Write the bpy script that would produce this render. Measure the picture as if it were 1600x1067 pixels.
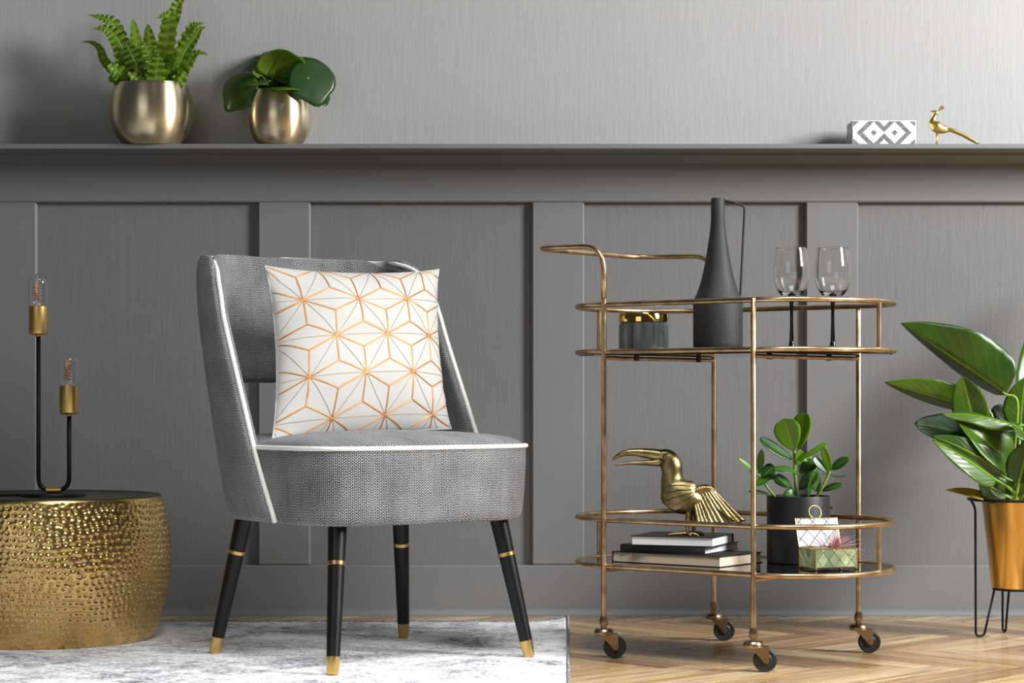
import bpy, bmesh, math, random
import numpy as np
from mathutils import Vector, Matrix, noise
random.seed(7)
PI = math.pi
S = bpy.context.scene
COL = S.collection
for o in list(bpy.data.objects): bpy.data.objects.remove(o)

# ---------------------------------------------------------------- camera, world, light
F, HZ, CAMD, H = 3400.0, 620.0, 5.565, 0.56
cam_d = bpy.data.cameras.new('camera'); cam = bpy.data.objects.new('camera', cam_d); COL.objects.link(cam)
cam.location = (0, -CAMD, H); cam.rotation_euler = (PI/2, 0, 0)
cam_d.sensor_width = 36; cam_d.lens = F/1600*36; cam_d.shift_y = (HZ-533.5)/1600
cam_d.clip_end = 60
S.camera = cam
w = bpy.data.worlds.new('world'); S.world = w; w.use_nodes = True
w.node_tree.nodes['Background'].inputs[0].default_value = (0.93, 0.97, 1.0, 1)
w.node_tree.nodes['Background'].inputs[1].default_value = 0.045
def area(name, loc, target, sx, sy, power, color=(1, 1, 1)):
    d = bpy.data.lights.new(name, 'AREA'); d.shape = 'RECTANGLE'; d.size = sx; d.size_y = sy
    d.energy = power; d.color = color
    o = bpy.data.objects.new(name, d); COL.objects.link(o); o.location = loc
    o.rotation_euler = (Vector(target)-Vector(loc)).to_track_quat('-Z', 'Y').to_euler()
    return o
area('window_daylight', (3.75, -2.5, 2.35), (0.3, -0.4, 0.6), 1.0, 1.5, 325, (0.985, 0.992, 1.0))
floor_fill = area('added_floor_fill', (0.4, -2.9, 3.3), (0.2, -1.95, 0.0), 1.4, 1.0, 27, (0.985, 0.992, 1.0)); floor_fill.data.spread = math.radians(70)  # added overhead fill that whitens the floor and rug front, no real skylight
area('added_metal_reflection_fill', (-2.4, -5.8, 1.8), (-0.6, -0.4, 0.7), 2.4, 2.0, 21, (0.97, 0.985, 1.0))  # added dim panel behind the camera, put in for the metals to reflect
vs = S.view_settings
vs.view_transform = 'Standard'; vs.look = 'None'; vs.gamma = 1.0; vs.exposure = 0.0; vs.use_curve_mapping = False

# ---------------------------------------------------------------- helpers
def W(px, py, d):
    """a point at depth d in front of the camera (photo frame 1600x1067)"""
    return Vector(((px-800)*d/F, d-CAMD, H-(py-HZ)*d/F))

class MB:
    def __init__(s):
        s.bm = bmesh.new(); s.uv = s.bm.loops.layers.uv.new('UVMap')
    def face(s, vs_, uvs=None):
        try: f = s.bm.faces.new(vs_)
        except ValueError: return None
        if uvs:
            for l, q in zip(f.loops, uvs): l[s.uv].uv = q
        return f
    def box(s, c, size, rot=None, bev=0.0, seg=2):
        m = Matrix.Translation(Vector(c)) @ (rot.to_4x4() if rot else Matrix.Identity(4)) @ Matrix.Diagonal((*size, 1))
        r = bmesh.ops.create_cube(s.bm, size=1.0, matrix=m)
        if bev > 0:
            es = set()
            for v in r['verts']: es.update(v.link_edges)
            bmesh.ops.bevel(s.bm, geom=list(es), offset=bev, segments=seg, affect='EDGES', profile=0.5)
        return s
    def rings(s, rings, closed=True, cap0=True, cap1=True, uvs=None):
        """loft over rings (lists of points)"""
        R = [[s.bm.verts.new(p) for p in r] for r in rings]
        n = len(R[0]); k = n if closed else n-1
        for i in range(len(R)-1):
            for j in range(k):
                a, b = j, (j+1) % n
                q = None
                if uvs: q = [uvs(i, j), uvs(i, j+1), uvs(i+1, j+1), uvs(i+1, j)]
                s.face((R[i][a], R[i][b], R[i+1][b], R[i+1][a]), q)
        if closed and cap0: s.face(list(reversed(R[0])))
        if closed and cap1: s.face(R[-1])
        return R
    def lathe(s, prof, seg=48, c=(0, 0, 0), cap0=True, cap1=True):
        c = Vector(c)
        rg = [[c+Vector((r*math.cos(2*PI*j/seg), r*math.sin(2*PI*j/seg), z)) for j in range(seg)] for r, z in prof]
        L = [0]
        for (r0, z0), (r1, z1) in zip(prof, prof[1:]): L.append(L[-1]+math.hypot(r1-r0, z1-z0))
        s.rings(rg, True, cap0, cap1, uvs=lambda i, j: (j/seg, L[i]))
        return s
    def tube(s, pts, r, seg=12, closed=False, caps=True, flat=1.0):
        pts = [Vector(p) for p in pts]; n = len(pts)
        rr = r if isinstance(r, (list, tuple)) else [r]*n
        T = []
        for i in range(n):
            a = pts[(i-1) % n] if (closed or i > 0) else pts[i]
            b = pts[(i+1) % n] if (closed or i < n-1) else pts[i]
            t = (b-a); T.append(t.normalized() if t.length > 1e-9 else Vector((0, 0, 1)))
        up = Vector((0, 0, 1)) if abs(T[0].z) < 0.9 else Vector((1, 0, 0))
        nrm = (up - T[0]*up.dot(T[0])).normalized()
        rg = []
        for i in range(n):
            if i:
                q = T[i-1].rotation_difference(T[i]); nrm = q @ nrm
                nrm = (nrm - T[i]*nrm.dot(T[i])).normalized()
            bi = T[i].cross(nrm)
            rg.append([pts[i]+(nrm*math.cos(2*PI*j/seg)+bi*math.sin(2*PI*j/seg)*flat)*rr[i] for j in range(seg)])
        if closed: rg.append(rg[0][:])
        R = s.rings(rg, True, caps and not closed, caps and not closed)
        if closed: bmesh.ops.remove_doubles(s.bm, verts=R[0]+R[-1], dist=1e-6)
        return s
    def grid(s, P, uv=None, flip=False):
        """P[i][j] points -> quads"""
        V = [[s.bm.verts.new(p) for p in row] for row in P]
        for i in range(len(V)-1):
            for j in range(len(V[0])-1):
                q = None
                if uv: q = [uv(i, j), uv(i, j+1), uv(i+1, j+1), uv(i+1, j)]
                f = [V[i][j], V[i][j+1], V[i+1][j+1], V[i+1][j]]
                if flip: f.reverse(); q = q and q[::-1]
                s.face(f, q)
        return V
    def mesh(s, name, smooth=40):
        bmesh.ops.recalc_face_normals(s.bm, faces=s.bm.faces)
        me = bpy.data.meshes.new(name); s.bm.to_mesh(me); s.bm.free()
        if smooth:
            me.shade_smooth()
            if smooth < 180: me.set_sharp_from_angle(angle=math.radians(smooth))
        return me

def link(name, me, mat=None, parent=None, loc=None, rz=0):
    o = bpy.data.objects.new(name, me); COL.objects.link(o)
    if mat and me and not me.materials: me.materials.append(mat)
    if parent: o.parent = parent
    if loc is not None: o.location = loc
    if rz: o.rotation_euler = (0, 0, rz)
    return o
def part(name, mb, mat, parent=None, smooth=40, loc=None, rz=0, label=None):
    o = link(name, mb.mesh(name, smooth), mat, parent, loc, rz)
    if label: o['label'] = label
    return o
def thing(name, label, cat, loc=(0, 0, 0), rz=0, group=None):
    o = link(name, None, None, None, loc, rz); o.empty_display_size = 0.05
    o['label'] = label; o['category'] = cat
    if group: o['group'] = group
    return o
def tag(o, label, cat, group=None):
    o['label'] = label; o['category'] = cat
    if group: o['group'] = group
    return o
def solid(o, t, off=0.0):
    m = o.modifiers.new('solid', 'SOLIDIFY'); m.thickness = t; m.offset = off; return o
def subsurf(o, n=2):
    m = o.modifiers.new('sub', 'SUBSURF'); m.levels = n; m.render_levels = n; return o
def spline(pts, n=8, closed=False):
    pts = [Vector(p) for p in pts]; out = []; N = len(pts)
    for i in range(N if closed else N-1):
        p1, p2 = pts[i], pts[(i+1) % N]
        p0 = pts[(i-1) % N] if (closed or i > 0) else p1*2-p2
        p3 = pts[(i+2) % N] if (closed or i+2 < N) else p2*2-p1
        for k in range(n):
            t = k/n
            out.append(0.5*((2*p1)+(p2-p0)*t+(2*p0-5*p1+4*p2-p3)*t*t+(3*p1-p0-3*p2+p3)*t**3))
    if not closed: out.append(pts[-1])
    return out
def fillet(pts, r, n=6):
    """polyline with rounded corners"""
    pts = [Vector(p) for p in pts]; out = [pts[0]]
    for i in range(1, len(pts)-1):
        a, b, c = pts[i-1], pts[i], pts[i+1]
        rr = r[i-1] if isinstance(r, (list, tuple)) else r
        d0 = (a-b); d1 = (c-b); k = min(rr, d0.length*0.49, d1.length*0.49)
        p, q = b+d0.normalized()*k, b+d1.normalized()*k
        for j in range(n+1):
            t = j/n; out.append(p*(1-t)**2+b*2*t*(1-t)+q*t*t)
    out.append(pts[-1]); return out

# ---------------------------------------------------------------- materials
def lin(r, g, b):
    f = lambda c: c/12.92 if c <= 0.04045 else ((c+0.055)/1.055)**2.4
    return (f(r/255), f(g/255), f(b/255), 1)
class NT:
    def __init__(s, name):
        s.m = bpy.data.materials.new(name); s.m.use_nodes = True
        s.t = s.m.node_tree; s.b = s.t.nodes['Principled BSDF']; s.out = s.t.nodes['Material Output']
    def n(s, typ, **kw):
        nd = s.t.nodes.new(typ)
        for k, v in kw.items():
            if k.startswith('i_'): nd.inputs[k[2:].replace('_', ' ')].default_value = v
            else: setattr(nd, k, v)
        return nd
    def l(s, a, b): s.t.links.new(a, b)
    def set(s, **kw):
        for k, v in kw.items(): s.b.inputs[k.replace('_', ' ')].default_value = v
        return s
    def math(s, op, a, b=None, c=None):
        nd = s.n('ShaderNodeMath', operation=op)
        for i, x in enumerate((a, b, c)):
            if x is None: continue
            if isinstance(x, (int, float)): nd.inputs[i].default_value = x
            else: s.l(x, nd.inputs[i])
        return nd.outputs[0]
    def ramp(s, fac, stops, interp='LINEAR'):
        nd = s.n('ShaderNodeValToRGB'); cr = nd.color_ramp; cr.interpolation = interp
        while len(cr.elements) < len(stops): cr.elements.new(0.5)
        for e, (p, c) in zip(cr.elements, stops): e.position = p; e.color = c
        s.l(fac, nd.inputs[0]); return nd.outputs[0]
    def coord(s, kind='Object', scale=(1, 1, 1), rot=(0, 0, 0)):
        tc = s.n('ShaderNodeTexCoord'); mp = s.n('ShaderNodeMapping')
        mp.inputs['Scale'].default_value = scale; mp.inputs['Rotation'].default_value = rot
        s.l(tc.outputs[kind], mp.inputs['Vector']); return mp.outputs[0]
    def noise(s, vec, scale=5, detail=4, rough=0.5, dist=0):
        nd = s.n('ShaderNodeTexNoise'); nd.inputs['Scale'].default_value = scale
        nd.inputs['Detail'].default_value = detail; nd.inputs['Roughness'].default_value = rough
        nd.inputs['Distortion'].default_value = dist
        if vec is not None: s.l(vec, nd.inputs['Vector'])
        return nd.outputs['Fac']
    def bump(s, h, strength=0.3, dist=0.002, normal=None):
        nd = s.n('ShaderNodeBump'); nd.inputs['Strength'].default_value = strength
        nd.inputs['Distance'].default_value = dist; s.l(h, nd.inputs['Height'])
        if normal: s.l(normal, nd.inputs['Normal'])
        return nd.outputs[0]
    def mix(s, fac, a, b, blend='MIX'):
        nd = s.n('ShaderNodeMix', data_type='RGBA', blend_type=blend)
        for i, x in ((0, fac), (6, a), (7, b)):
            if isinstance(x, (int, float, tuple)): nd.inputs[i].default_value = x
            else: s.l(x, nd.inputs[i])
        return nd.outputs[2]
def plain(name, col, rough=0.5, metal=0.0, **kw):
    t = NT(name); t.set(Base_Color=col, Roughness=rough, Metallic=metal, **kw); return t.m

def wall_mat(name, v, strength, dist):
    t = NT(name); t.set(Roughness=0.55)
    c = t.coord('Object', (1, 1, 1))
    n0 = t.noise(c, 1.3, 3)
    col = t.ramp(n0, [(0.3, (v*0.95, v*0.95, v*0.96, 1)), (0.7, (v*1.04, v*1.04, v*1.045, 1))])
    t.l(col, t.b.inputs['Base Color'])
    brush = t.noise(t.coord('Object', (70, 70, 9)), 1.0, 5, 0.6, 0.6)
    grit = t.noise(c, 120, 3, 0.6)
    h = t.math('ADD', t.math('MULTIPLY', brush, 1.0), t.math('MULTIPLY', grit, 0.35))
    t.l(t.bump(h, strength, dist), t.b.inputs['Normal'])
    return t.m
M = {}
M['wall'] = wall_mat('upper_wall_paint', 0.41, 0.30, 0.003)
M['wains'] = wall_mat('wainscot_paint_smooth', 0.18, 0.06, 0.001)
M['panel'] = wall_mat('wainscot_paint_brushed', 0.165, 0.30, 0.003)

def wood_plank_mat(name, island):
    t = NT(name); t.set(Roughness=0.24, Coat_Weight=0.25, Coat_Roughness=0.12)
    if island: rnd = t.n('ShaderNodeNewGeometry').outputs['Random Per Island']
    else: rnd = t.n('ShaderNodeObjectInfo').outputs['Random']
    base = t.ramp(rnd, [(0.0, lin(166, 130, 88)), (0.3, lin(196, 160, 112)), (0.6, lin(212, 180, 130)), (0.85, lin(228, 202, 156)), (1.0, lin(180, 142, 98))])
    tc = t.n('ShaderNodeTexCoord')
    off = t.n('ShaderNodeCombineXYZ'); t.l(t.math('MULTIPLY', rnd, 37.0), off.inputs[0]); t.l(t.math('MULTIPLY', rnd, 11.0), off.inputs[1])
    add = t.n('ShaderNodeVectorMath', operation='ADD'); t.l(tc.outputs['Object'], add.inputs[0]); t.l(off.outputs[0], add.inputs[1])
    mp = t.n('ShaderNodeMapping'); mp.inputs['Scale'].default_value = (3.2, 46, 10); t.l(add.outputs[0], mp.inputs[0])
    g = t.noise(mp.outputs[0], 1.0, 6, 0.62, 0.8)
    col = t.mix(t.ramp(g, [(0.30, (1, 1, 1, 1)), (0.62, (0, 0, 0, 1))]), base, t.mix(0.75, base, lin(122, 84, 50), 'MULTIPLY'))
    t.l(col, t.b.inputs['Base Color'])
    rg = t.n('ShaderNodeMapRange'); rg.inputs[3].default_value = 0.18; rg.inputs[4].default_value = 0.36; t.l(g, rg.inputs[0]); t.l(rg.outputs[0], t.b.inputs['Roughness'])
    t.l(t.bump(g, 0.12, 0.001), t.b.inputs['Normal'])
    return t.m
M['plank'] = wood_plank_mat('oak_plank', False); M['plank_far'] = wood_plank_mat('oak_planks_far', True)
M['gap'] = plain('floor_joint_dark', lin(60, 44, 30), 0.8)

def rug_mat():
    t = NT('distressed_rug'); t.set(Roughness=0.95, Specular_IOR_Level=0.1)
    c = t.coord('Object')
    big = t.noise(c, 3.2, 6, 0.65, 1.5)
    mid = t.noise(t.coord('Object', (1, 1.1, 1)), 17, 9, 0.78, 1.6)
    fine = t.noise(t.coord('Object', (1, 0.5, 1)), 110, 4, 0.7)
    v = t.math('ADD', t.math('MULTIPLY', big, 0.55), t.math('ADD', t.math('MULTIPLY', mid, 0.75), t.math('MULTIPLY', fine, 0.32)))
    col = t.ramp(v, [(0.66, lin(120, 120, 124)), (0.76, lin(196, 196, 199)), (0.86, lin(244, 244, 244)), (1.0, lin(250, 250, 250))])
    t.l(col, t.b.inputs['Base Color'])
    t.l(t.bump(fine, 0.7, 0.004), t.b.inputs['Normal'])
    return t.m
M['rug'] = rug_mat()
def bind_mat():
    t = NT('rug_binding'); t.set(Roughness=0.9)
    n0 = t.noise(t.coord('Object'), 160, 3)
    t.l(t.ramp(n0, [(0.35, lin(70, 70, 74)), (0.65, lin(170, 170, 172))]), t.b.inputs['Base Color']); return t.m
M['bind'] = bind_mat()

def tweed_mat():
    t = NT('herringbone_tweed'); t.set(Roughness=0.9, Specular_IOR_Level=0.15, Sheen_Weight=0.15)
    tc = t.n('ShaderNodeTexCoord'); sp = t.n('ShaderNodeSeparateXYZ'); t.l(tc.outputs['UV'], sp.inputs[0])
    u, v = sp.outputs[0], sp.outputs[1]
    wob = t.noise(tc.outputs['UV'], 60, 2)
    zig = t.math('ABSOLUTE', t.math('SUBTRACT', t.math('FRACT', t.math('MULTIPLY', u, 1/0.0135)), 0.5))
    ph = t.math('ADD', t.math('MULTIPLY', v, 1/0.0052), t.math('ADD', t.math('MULTIPLY', zig, 2.6), t.math('MULTIPLY', wob, 1.1)))
    s1 = t.math('SINE', t.math('MULTIPLY', ph, 2*PI))
    s2 = t.math('SINE', t.math('MULTIPLY', u, 2*PI/0.0042))
    thr = t.math('ADD', t.math('MULTIPLY', s1, 0.75), t.math('MULTIPLY', s2, 0.40))
    fl = t.noise(tc.outputs['UV'], 420, 2, 0.7)
    blot = t.noise(tc.outputs['UV'], 9, 4, 0.6)
    streak = t.noise(t.coord('UV', (90, 7, 1)), 1.0, 3)
    val = t.math('ADD', thr, t.math('ADD', t.math('MULTIPLY', t.math('SUBTRACT', fl, 0.5), 1.5), t.math('ADD', t.math('MULTIPLY', t.math('SUBTRACT', blot, 0.5), 1.0), t.math('MULTIPLY', t.math('SUBTRACT', streak, 0.5), 0.4))))
    x = t.math('MULTIPLY_ADD', val, 0.42, 0.5)
    t.l(t.ramp(x, [(0.15, lin(26, 27, 29)), (0.5, lin(86, 87, 89)), (0.85, lin(180, 180, 181))]), t.b.inputs['Base Color'])
    t.l(t.bump(x, 0.5, 0.0015), t.b.inputs['Normal'])
    return t.m
M['tweed'] = tweed_mat()
M['piping'] = plain('white_piping', lin(236, 234, 228), 0.6)
def blackwood():
    t = NT('black_stained_wood'); t.set(Roughness=0.36, Specular_IOR_Level=0.35)
    g = t.noise(t.coord('Object', (90, 90, 7)), 1, 4, 0.6)
    t.l(t.ramp(g, [(0.3, lin(5, 5, 6)), (0.75, lin(20, 19, 19))]), t.b.inputs['Base Color'])
    t.l(t.bump(g, 0.35, 0.002), t.b.inputs['Normal']); return t.m
M['blackwood'] = blackwood()
M['cap_brass'] = plain('leg_cap_brass', lin(212, 176, 112), 0.3, 1.0)
M['lamp_brass'] = plain('lamp_socket_brass', lin(226, 194, 120), 0.36, 1.0)
M['lid_brass'] = plain('polished_lid_brass', lin(226, 192, 108), 0.08, 1.0)
def trolley_mat():
    t = NT('aged_brass_tube'); t.set(Metallic=1.0, Roughness=0.33)
    n0 = t.noise(t.coord('Object'), 26, 4, 0.6)
    t.l(t.ramp(n0, [(0.3, lin(150, 124, 92)), (0.55, lin(194, 166, 128)), (0.75, lin(218, 194, 158))]), t.b.inputs['Base Color'])
    return t.m
M['trolley'] = trolley_mat()
M['caster_metal'] = plain('caster_bronze', lin(158, 136, 112), 0.3, 1.0)
M['rubber'] = plain('black_rubber', lin(30, 30, 32), 0.45)
M['black_glass'] = plain('black_shelf_glass', (0.006, 0.006, 0.007, 1), 0.03, 0.0, Specular_IOR_Level=0.6)
def brushed(name, col, rough, aniso, sc=900, bs=0.12):
    t = NT(name); t.set(Metallic=1.0, Base_Color=col, Roughness=rough, Anisotropic=aniso, Anisotropic_Rotation=0.25)
    tg = t.n('ShaderNodeTangent', direction_type='RADIAL', axis='Z'); t.l(tg.outputs[0], t.b.inputs['Tangent'])
    n0 = t.noise(t.coord('Object', (6, 6, sc)), 1.0, 3, 0.6)
    t.l(t.bump(n0, bs, 0.0006), t.b.inputs['Normal'])
    rg = t.n('ShaderNodeMapRange'); rg.inputs[3].default_value = rough*0.8; rg.inputs[4].default_value = rough*1.25; t.l(n0, rg.inputs[0]); t.l(rg.outputs[0], t.b.inputs['Roughness'])
    return t.m
M['brushed'] = brushed('brushed_champagne_brass', lin(238, 221, 186), 0.31, 0.75)
M['gold_pot'] = brushed('satin_gold_pot', lin(226, 184, 104), 0.24, 0.5, 200, 0.03)
def hammered():
    t = NT('hammered_antique_brass'); t.set(Metallic=1.0, Roughness=0.27)
    n0 = t.noise(t.coord('Object'), 7, 4, 0.6)
    t.l(t.ramp(n0, [(0.3, lin(196, 162, 98)), (0.7, lin(226, 194, 128))]), t.b.inputs['Base Color']); return t.m
M['hammered'] = hammered()
M['drum_top'] = plain('drum_lid_bronze', lin(96, 92, 70), 0.35, 1.0)
M['black_metal'] = plain('black_powder_coat', lin(10, 10, 11), 0.42, 0.0, Specular_IOR_Level=0.35)
M['black_pot'] = plain('black_matte_pot', lin(26, 26, 28), 0.5)
def jug_mat():
    t = NT('matte_black_ceramic'); t.set(Roughness=0.62, Base_Color=lin(32, 32, 34))
    t.l(t.bump(t.noise(t.coord('Object'), 420, 3, 0.6), 0.35, 0.0012), t.b.inputs['Normal']); return t.m
M['jug'] = jug_mat()
def thin_glass(name, tint, ior=1.5, rough=0.0, lo=0.0):
    t = NT(name); t.t.nodes.remove(t.b)
    tr = t.n('ShaderNodeBsdfTransparent'); tr.inputs[0].default_value = tint
    gl = t.n('ShaderNodeBsdfGlossy'); gl.inputs['Roughness'].default_value = rough; gl.inputs[0].default_value = (1, 1, 1, 1)
    fr = t.n('ShaderNodeLayerWeight'); fr.inputs[0].default_value = 0.5
    f = t.math('MULTIPLY_ADD', t.math('POWER', fr.outputs['Facing'], 3.0), 0.5, 0.10)
    mx = t.n('ShaderNodeMixShader'); t.l(f, mx.inputs[0]); t.l(tr.outputs[0], mx.inputs[1]); t.l(gl.outputs[0], mx.inputs[2])
    t.l(mx.outputs[0], t.out.inputs[0]); return t.m
def wine_mat():
    t = NT('crystal_glass'); t.set(Base_Color=(1, 1, 1, 1), Roughness=0.0, IOR=1.45, Transmission_Weight=1.0); return t.m
M['wine'] = wine_mat()
M['glass'] = thin_glass('clear_glass', (0.96, 0.97, 0.97, 1))
M['bulb_glass'] = thin_glass('bulb_glass', (0.93, 0.94, 0.90, 1))
M['filament'] = plain('copper_filament', lin(246, 176, 110), 0.3, 0.8)
M['stem_black'] = plain('black_glass_stem', (0.004, 0.004, 0.004, 1), 0.08)
def jar_mat():
    t = NT('smoked_ribbed_glass'); t.set(Roughness=0.12, Specular_IOR_Level=0.7)
    n0 = t.noise(t.coord('UV', (70, 14, 1)), 1.0, 6, 0.7)
    t.l(t.ramp(n0, [(0.3, lin(26, 29, 29)), (0.6, lin(66, 70, 70)), (0.8, lin(140, 144, 144))]), t.b.inputs['Base Color'])
    t.l(t.bump(n0, 0.25, 0.002), t.b.inputs['Normal']); return t.m
M['jar'] = jar_mat()
M['book_black'] = plain('black_book_cloth', lin(26, 26, 29), 0.5)
def pages(name, col):
    t = NT(name); t.set(Roughness=0.9)
    n0 = t.noise(t.coord('Object', (3, 3, 900)), 1, 2)
    t.l(t.mix(n0, tuple(c*0.86 for c in col[:3])+(1,), col), t.b.inputs['Base Color']); return t.m
M['pages_white'] = pages('white_page_block', lin(238, 237, 234)); M['pages_cream'] = pages('cream_page_block', lin(226, 206, 178))
def toucan_mat():
    t = NT('cast_brass_figurine'); t.set(Metallic=1.0, Roughness=0.3)
    n0 = t.noise(t.coord('Object'), 30, 4)
    t.l(t.ramp(n0, [(0.3, lin(116, 102, 64)), (0.7, lin(168, 152, 108))]), t.b.inputs['Base Color'])
    t.l(t.bump(t.noise(t.coord('Object', (420, 420, 130), (0, 0.6, 0)), 1.0, 3, 0.6, 0.5), 0.4, 0.0015), t.b.inputs['Normal']); return t.m
M['toucan'] = toucan_mat()
M['peacock'] = plain('bright_gold_cast', lin(226, 200, 120), 0.3, 1.0)
def leaf_mat(name, c0, c1, rib, rough=0.34, trans=0.25, vein=14):
    t = NT(name); t.set(Roughness=rough, Specular_IOR_Level=0.5)
    tc = t.n('ShaderNodeTexCoord'); sp = t.n('ShaderNodeSeparateXYZ'); t.l(tc.outputs['UV'], sp.inputs[0])
    a = t.math('ABSOLUTE', t.math('SUBTRACT', sp.outputs[1], 0.5))
    rnd = t.n('ShaderNodeObjectInfo').outputs['Random']
    n0 = t.noise(tc.outputs['Object'], 14, 3)
    k = t.math('MULTIPLY_ADD', rnd, 0.6, t.math('MULTIPLY_ADD', n0, 0.7, -0.15))
    base = t.ramp(k, [(0.1, c0), (0.9, c1)])
    vs1 = t.math('SINE', t.math('MULTIPLY', t.math('SUBTRACT', sp.outputs[0], t.math('MULTIPLY', a, 0.6)), vein*2*PI))
    vfac = t.math('MULTIPLY', t.math('GREATER_THAN', vs1, 0.93), 0.07)
    base = t.mix(vfac, base, rib)
    rfac = t.n('ShaderNodeMapRange'); rfac.inputs[1].default_value = 0.012; rfac.inputs[2].default_value = 0.04
    rfac.inputs[3].default_value = 0.8; rfac.inputs[4].default_value = 0.0; t.l(a, rfac.inputs[0])
    col = t.mix(rfac.outputs[0], base, rib)
    t.l(col, t.b.inputs['Base Color'])
    h = t.math('MULTIPLY', vs1, 0.5)
    t.l(t.bump(h, 0.12, 0.002), t.b.inputs['Normal'])
    tl = t.n('ShaderNodeBsdfTranslucent'); t.l(t.mix(0.5, col, lin(150, 190, 30)), tl.inputs[0])
    mx = t.n('ShaderNodeMixShader'); mx.inputs[0].default_value = trans
    t.l(t.b.outputs[0], mx.inputs[1]); t.l(tl.outputs[0], mx.inputs[2]); t.l(mx.outputs[0], t.out.inputs[0])
    return t.m
M['fern'] = leaf_mat('fern_frond', lin(74, 110, 22), lin(130, 166, 48), lin(160, 186, 92), 0.34, 0.25, 0)
M['pilea'] = leaf_mat('round_leaf', lin(30, 62, 26), lin(64, 100, 30), lin(90, 128, 50), 0.3, 0.12, 0)
M['pilea_light'] = leaf_mat('round_leaf_young', lin(84, 120, 30), lin(108, 142, 44), lin(130, 160, 70), 0.34, 0.25, 0)
M['clusia'] = leaf_mat('thick_glossy_leaf', lin(26, 66, 24), lin(60, 108, 34), lin(110, 150, 60), 0.28, 0.12, 10)
M['clusia_young'] = leaf_mat('young_bright_leaf', lin(88, 140, 18), lin(118, 164, 26), lin(150, 190, 70), 0.3, 0.3, 10)
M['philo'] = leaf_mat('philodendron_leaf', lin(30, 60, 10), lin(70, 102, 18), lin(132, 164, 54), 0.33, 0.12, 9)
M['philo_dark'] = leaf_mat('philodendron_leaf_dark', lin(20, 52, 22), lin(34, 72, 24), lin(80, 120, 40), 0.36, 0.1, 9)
M['philo_yellow'] = leaf_mat('yellowing_leaf', lin(110, 120, 20), lin(190, 160, 30), lin(150, 150, 50), 0.4, 0.2, 6)
M['stem'] = plain('green_stem', lin(118, 150, 52), 0.4)
M['stem_dark'] = plain('dark_green_stem', lin(74, 104, 44), 0.4)
M['soil'] = plain('potting_soil', lin(36, 28, 22), 0.95)
def cushion_mat():
    t = NT('cream_cotton'); t.set(Base_Color=lin(183, 182, 177), Roughness=0.85, Sheen_Weight=0.1)
    t.l(t.bump(t.noise(t.coord('Object'), 500, 2), 0.12, 0.001), t.b.inputs['Normal']); return t.m
M['cushion'] = cushion_mat()
M['copper_thread'] = plain('copper_gold_thread', lin(184, 120, 54), 0.45, 0.4)
M['fine_thread'] = plain('fine_bronze_thread', lin(172, 146, 112), 0.5, 0.3)
def boxtile():
    t = NT('bone_inlay'); t.set(Roughness=0.4)
    tc = t.n('ShaderNodeTexCoord'); sp = t.n('ShaderNodeSeparateXYZ'); t.l(tc.outputs['Object'], sp.inputs[0])
    return t
M['inlay_white'] = plain('white_bone_inlay', lin(238, 238, 236), 0.4)
def inlay_grey():
    t = NT('grey_horn_inlay'); t.set(Roughness=0.4)
    n0 = t.noise(t.coord('Object'), 150, 4, 0.7)
    t.l(t.ramp(n0, [(0.3, lin(84, 84, 88)), (0.7, lin(150, 150, 154))]), t.b.inputs['Base Color']); return t.m
M['inlay_grey'] = inlay_grey()
def capiz(name, a, b):
    t = NT(name); t.set(Roughness=0.45, Coat_Weight=0.1)
    rnd = t.n('ShaderNodeObjectInfo').outputs['Random']
    n0 = t.noise(t.coord('Object', (30, 30, 160)), 1, 3)
    t.l(t.ramp(t.math('MULTIPLY_ADD', n0, 0.4, t.math('MULTIPLY', rnd, 0.6)), [(0.1, a), (0.9, b)]), t.b.inputs['Base Color'])
    return t.m
M['capiz_green'] = capiz('green_shell_pane', lin(96, 116, 88), lin(186, 194, 142))
M['capiz_white'] = capiz('white_shell_pane', lin(140, 142, 148), lin(200, 200, 203))
M['box_brass'] = plain('thin_brass_frame', lin(206, 180, 116), 0.28, 1.0)
def air_mat():
    t = NT('air_plant_blades'); t.set(Roughness=0.6)
    rnd = t.n('ShaderNodeNewGeometry').outputs['Random Per Island']
    t.l(t.ramp(rnd, [(0.0, lin(120, 126, 110)), (0.35, lin(190, 188, 176)), (0.6, lin(196, 120, 120)), (1.0, lin(176, 62, 78))]), t.b.inputs['Base Color']); return t.m
M['air'] = air_mat()

# ---------------------------------------------------------------- the wall
wall = part('wall_back', MB().box((0, 0.06, 2.1), (8, 0.12, 1.82)), M['wall'], smooth=0)
wall['kind'] = 'structure'; wall['label'] = 'light grey brushed plaster wall above the ledge'
ZP0, ZP1, REC = 0.1296, 1.0576, 0.019
core = MB().box((0, 0.07, 0.594), (8, 0.1, 1.188)); part('wainscot_core', core, M['wains'], wall, 0)
edges = [(-1.216+0.7005*k, -0.650+0.7005*k) for k in range(-3, 5)]
def wpiece(name, x0, x1, z0, z1, y0, y1, mat, bev=0.0038):
    return part(name, MB().box(((x0+x1)/2, (y0+y1)/2, (z0+z1)/2), (x1-x0, y1-y0, z1-z0), bev=bev, seg=1), mat, wall, 20)
wpiece('top_rail', -4, 4, ZP1, 1.19, 0, REC+0.002, M['wains'])
wpiece('bottom_rail', -4, 4, 0.0, ZP0, 0, REC+0.002, M['wains'])
for i, (x0, x1) in enumerate(edges):
    wpiece('panel', x0-0.004, x1+0.004, ZP0-0.004, ZP1+0.004, REC, REC+0.006, M['panel'], 0)
    nx = edges[i+1][0] if i+1 < len(edges) else 4
    wpiece('stile', x1, nx, ZP0, ZP1, 0, REC+0.002, M['wains'])
ledge = part('trim_1', MB().box((0, -0.078, 1.183), (8, 0.156, 0.012), bev=0.0015), M['wains'], None, 30)
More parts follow.
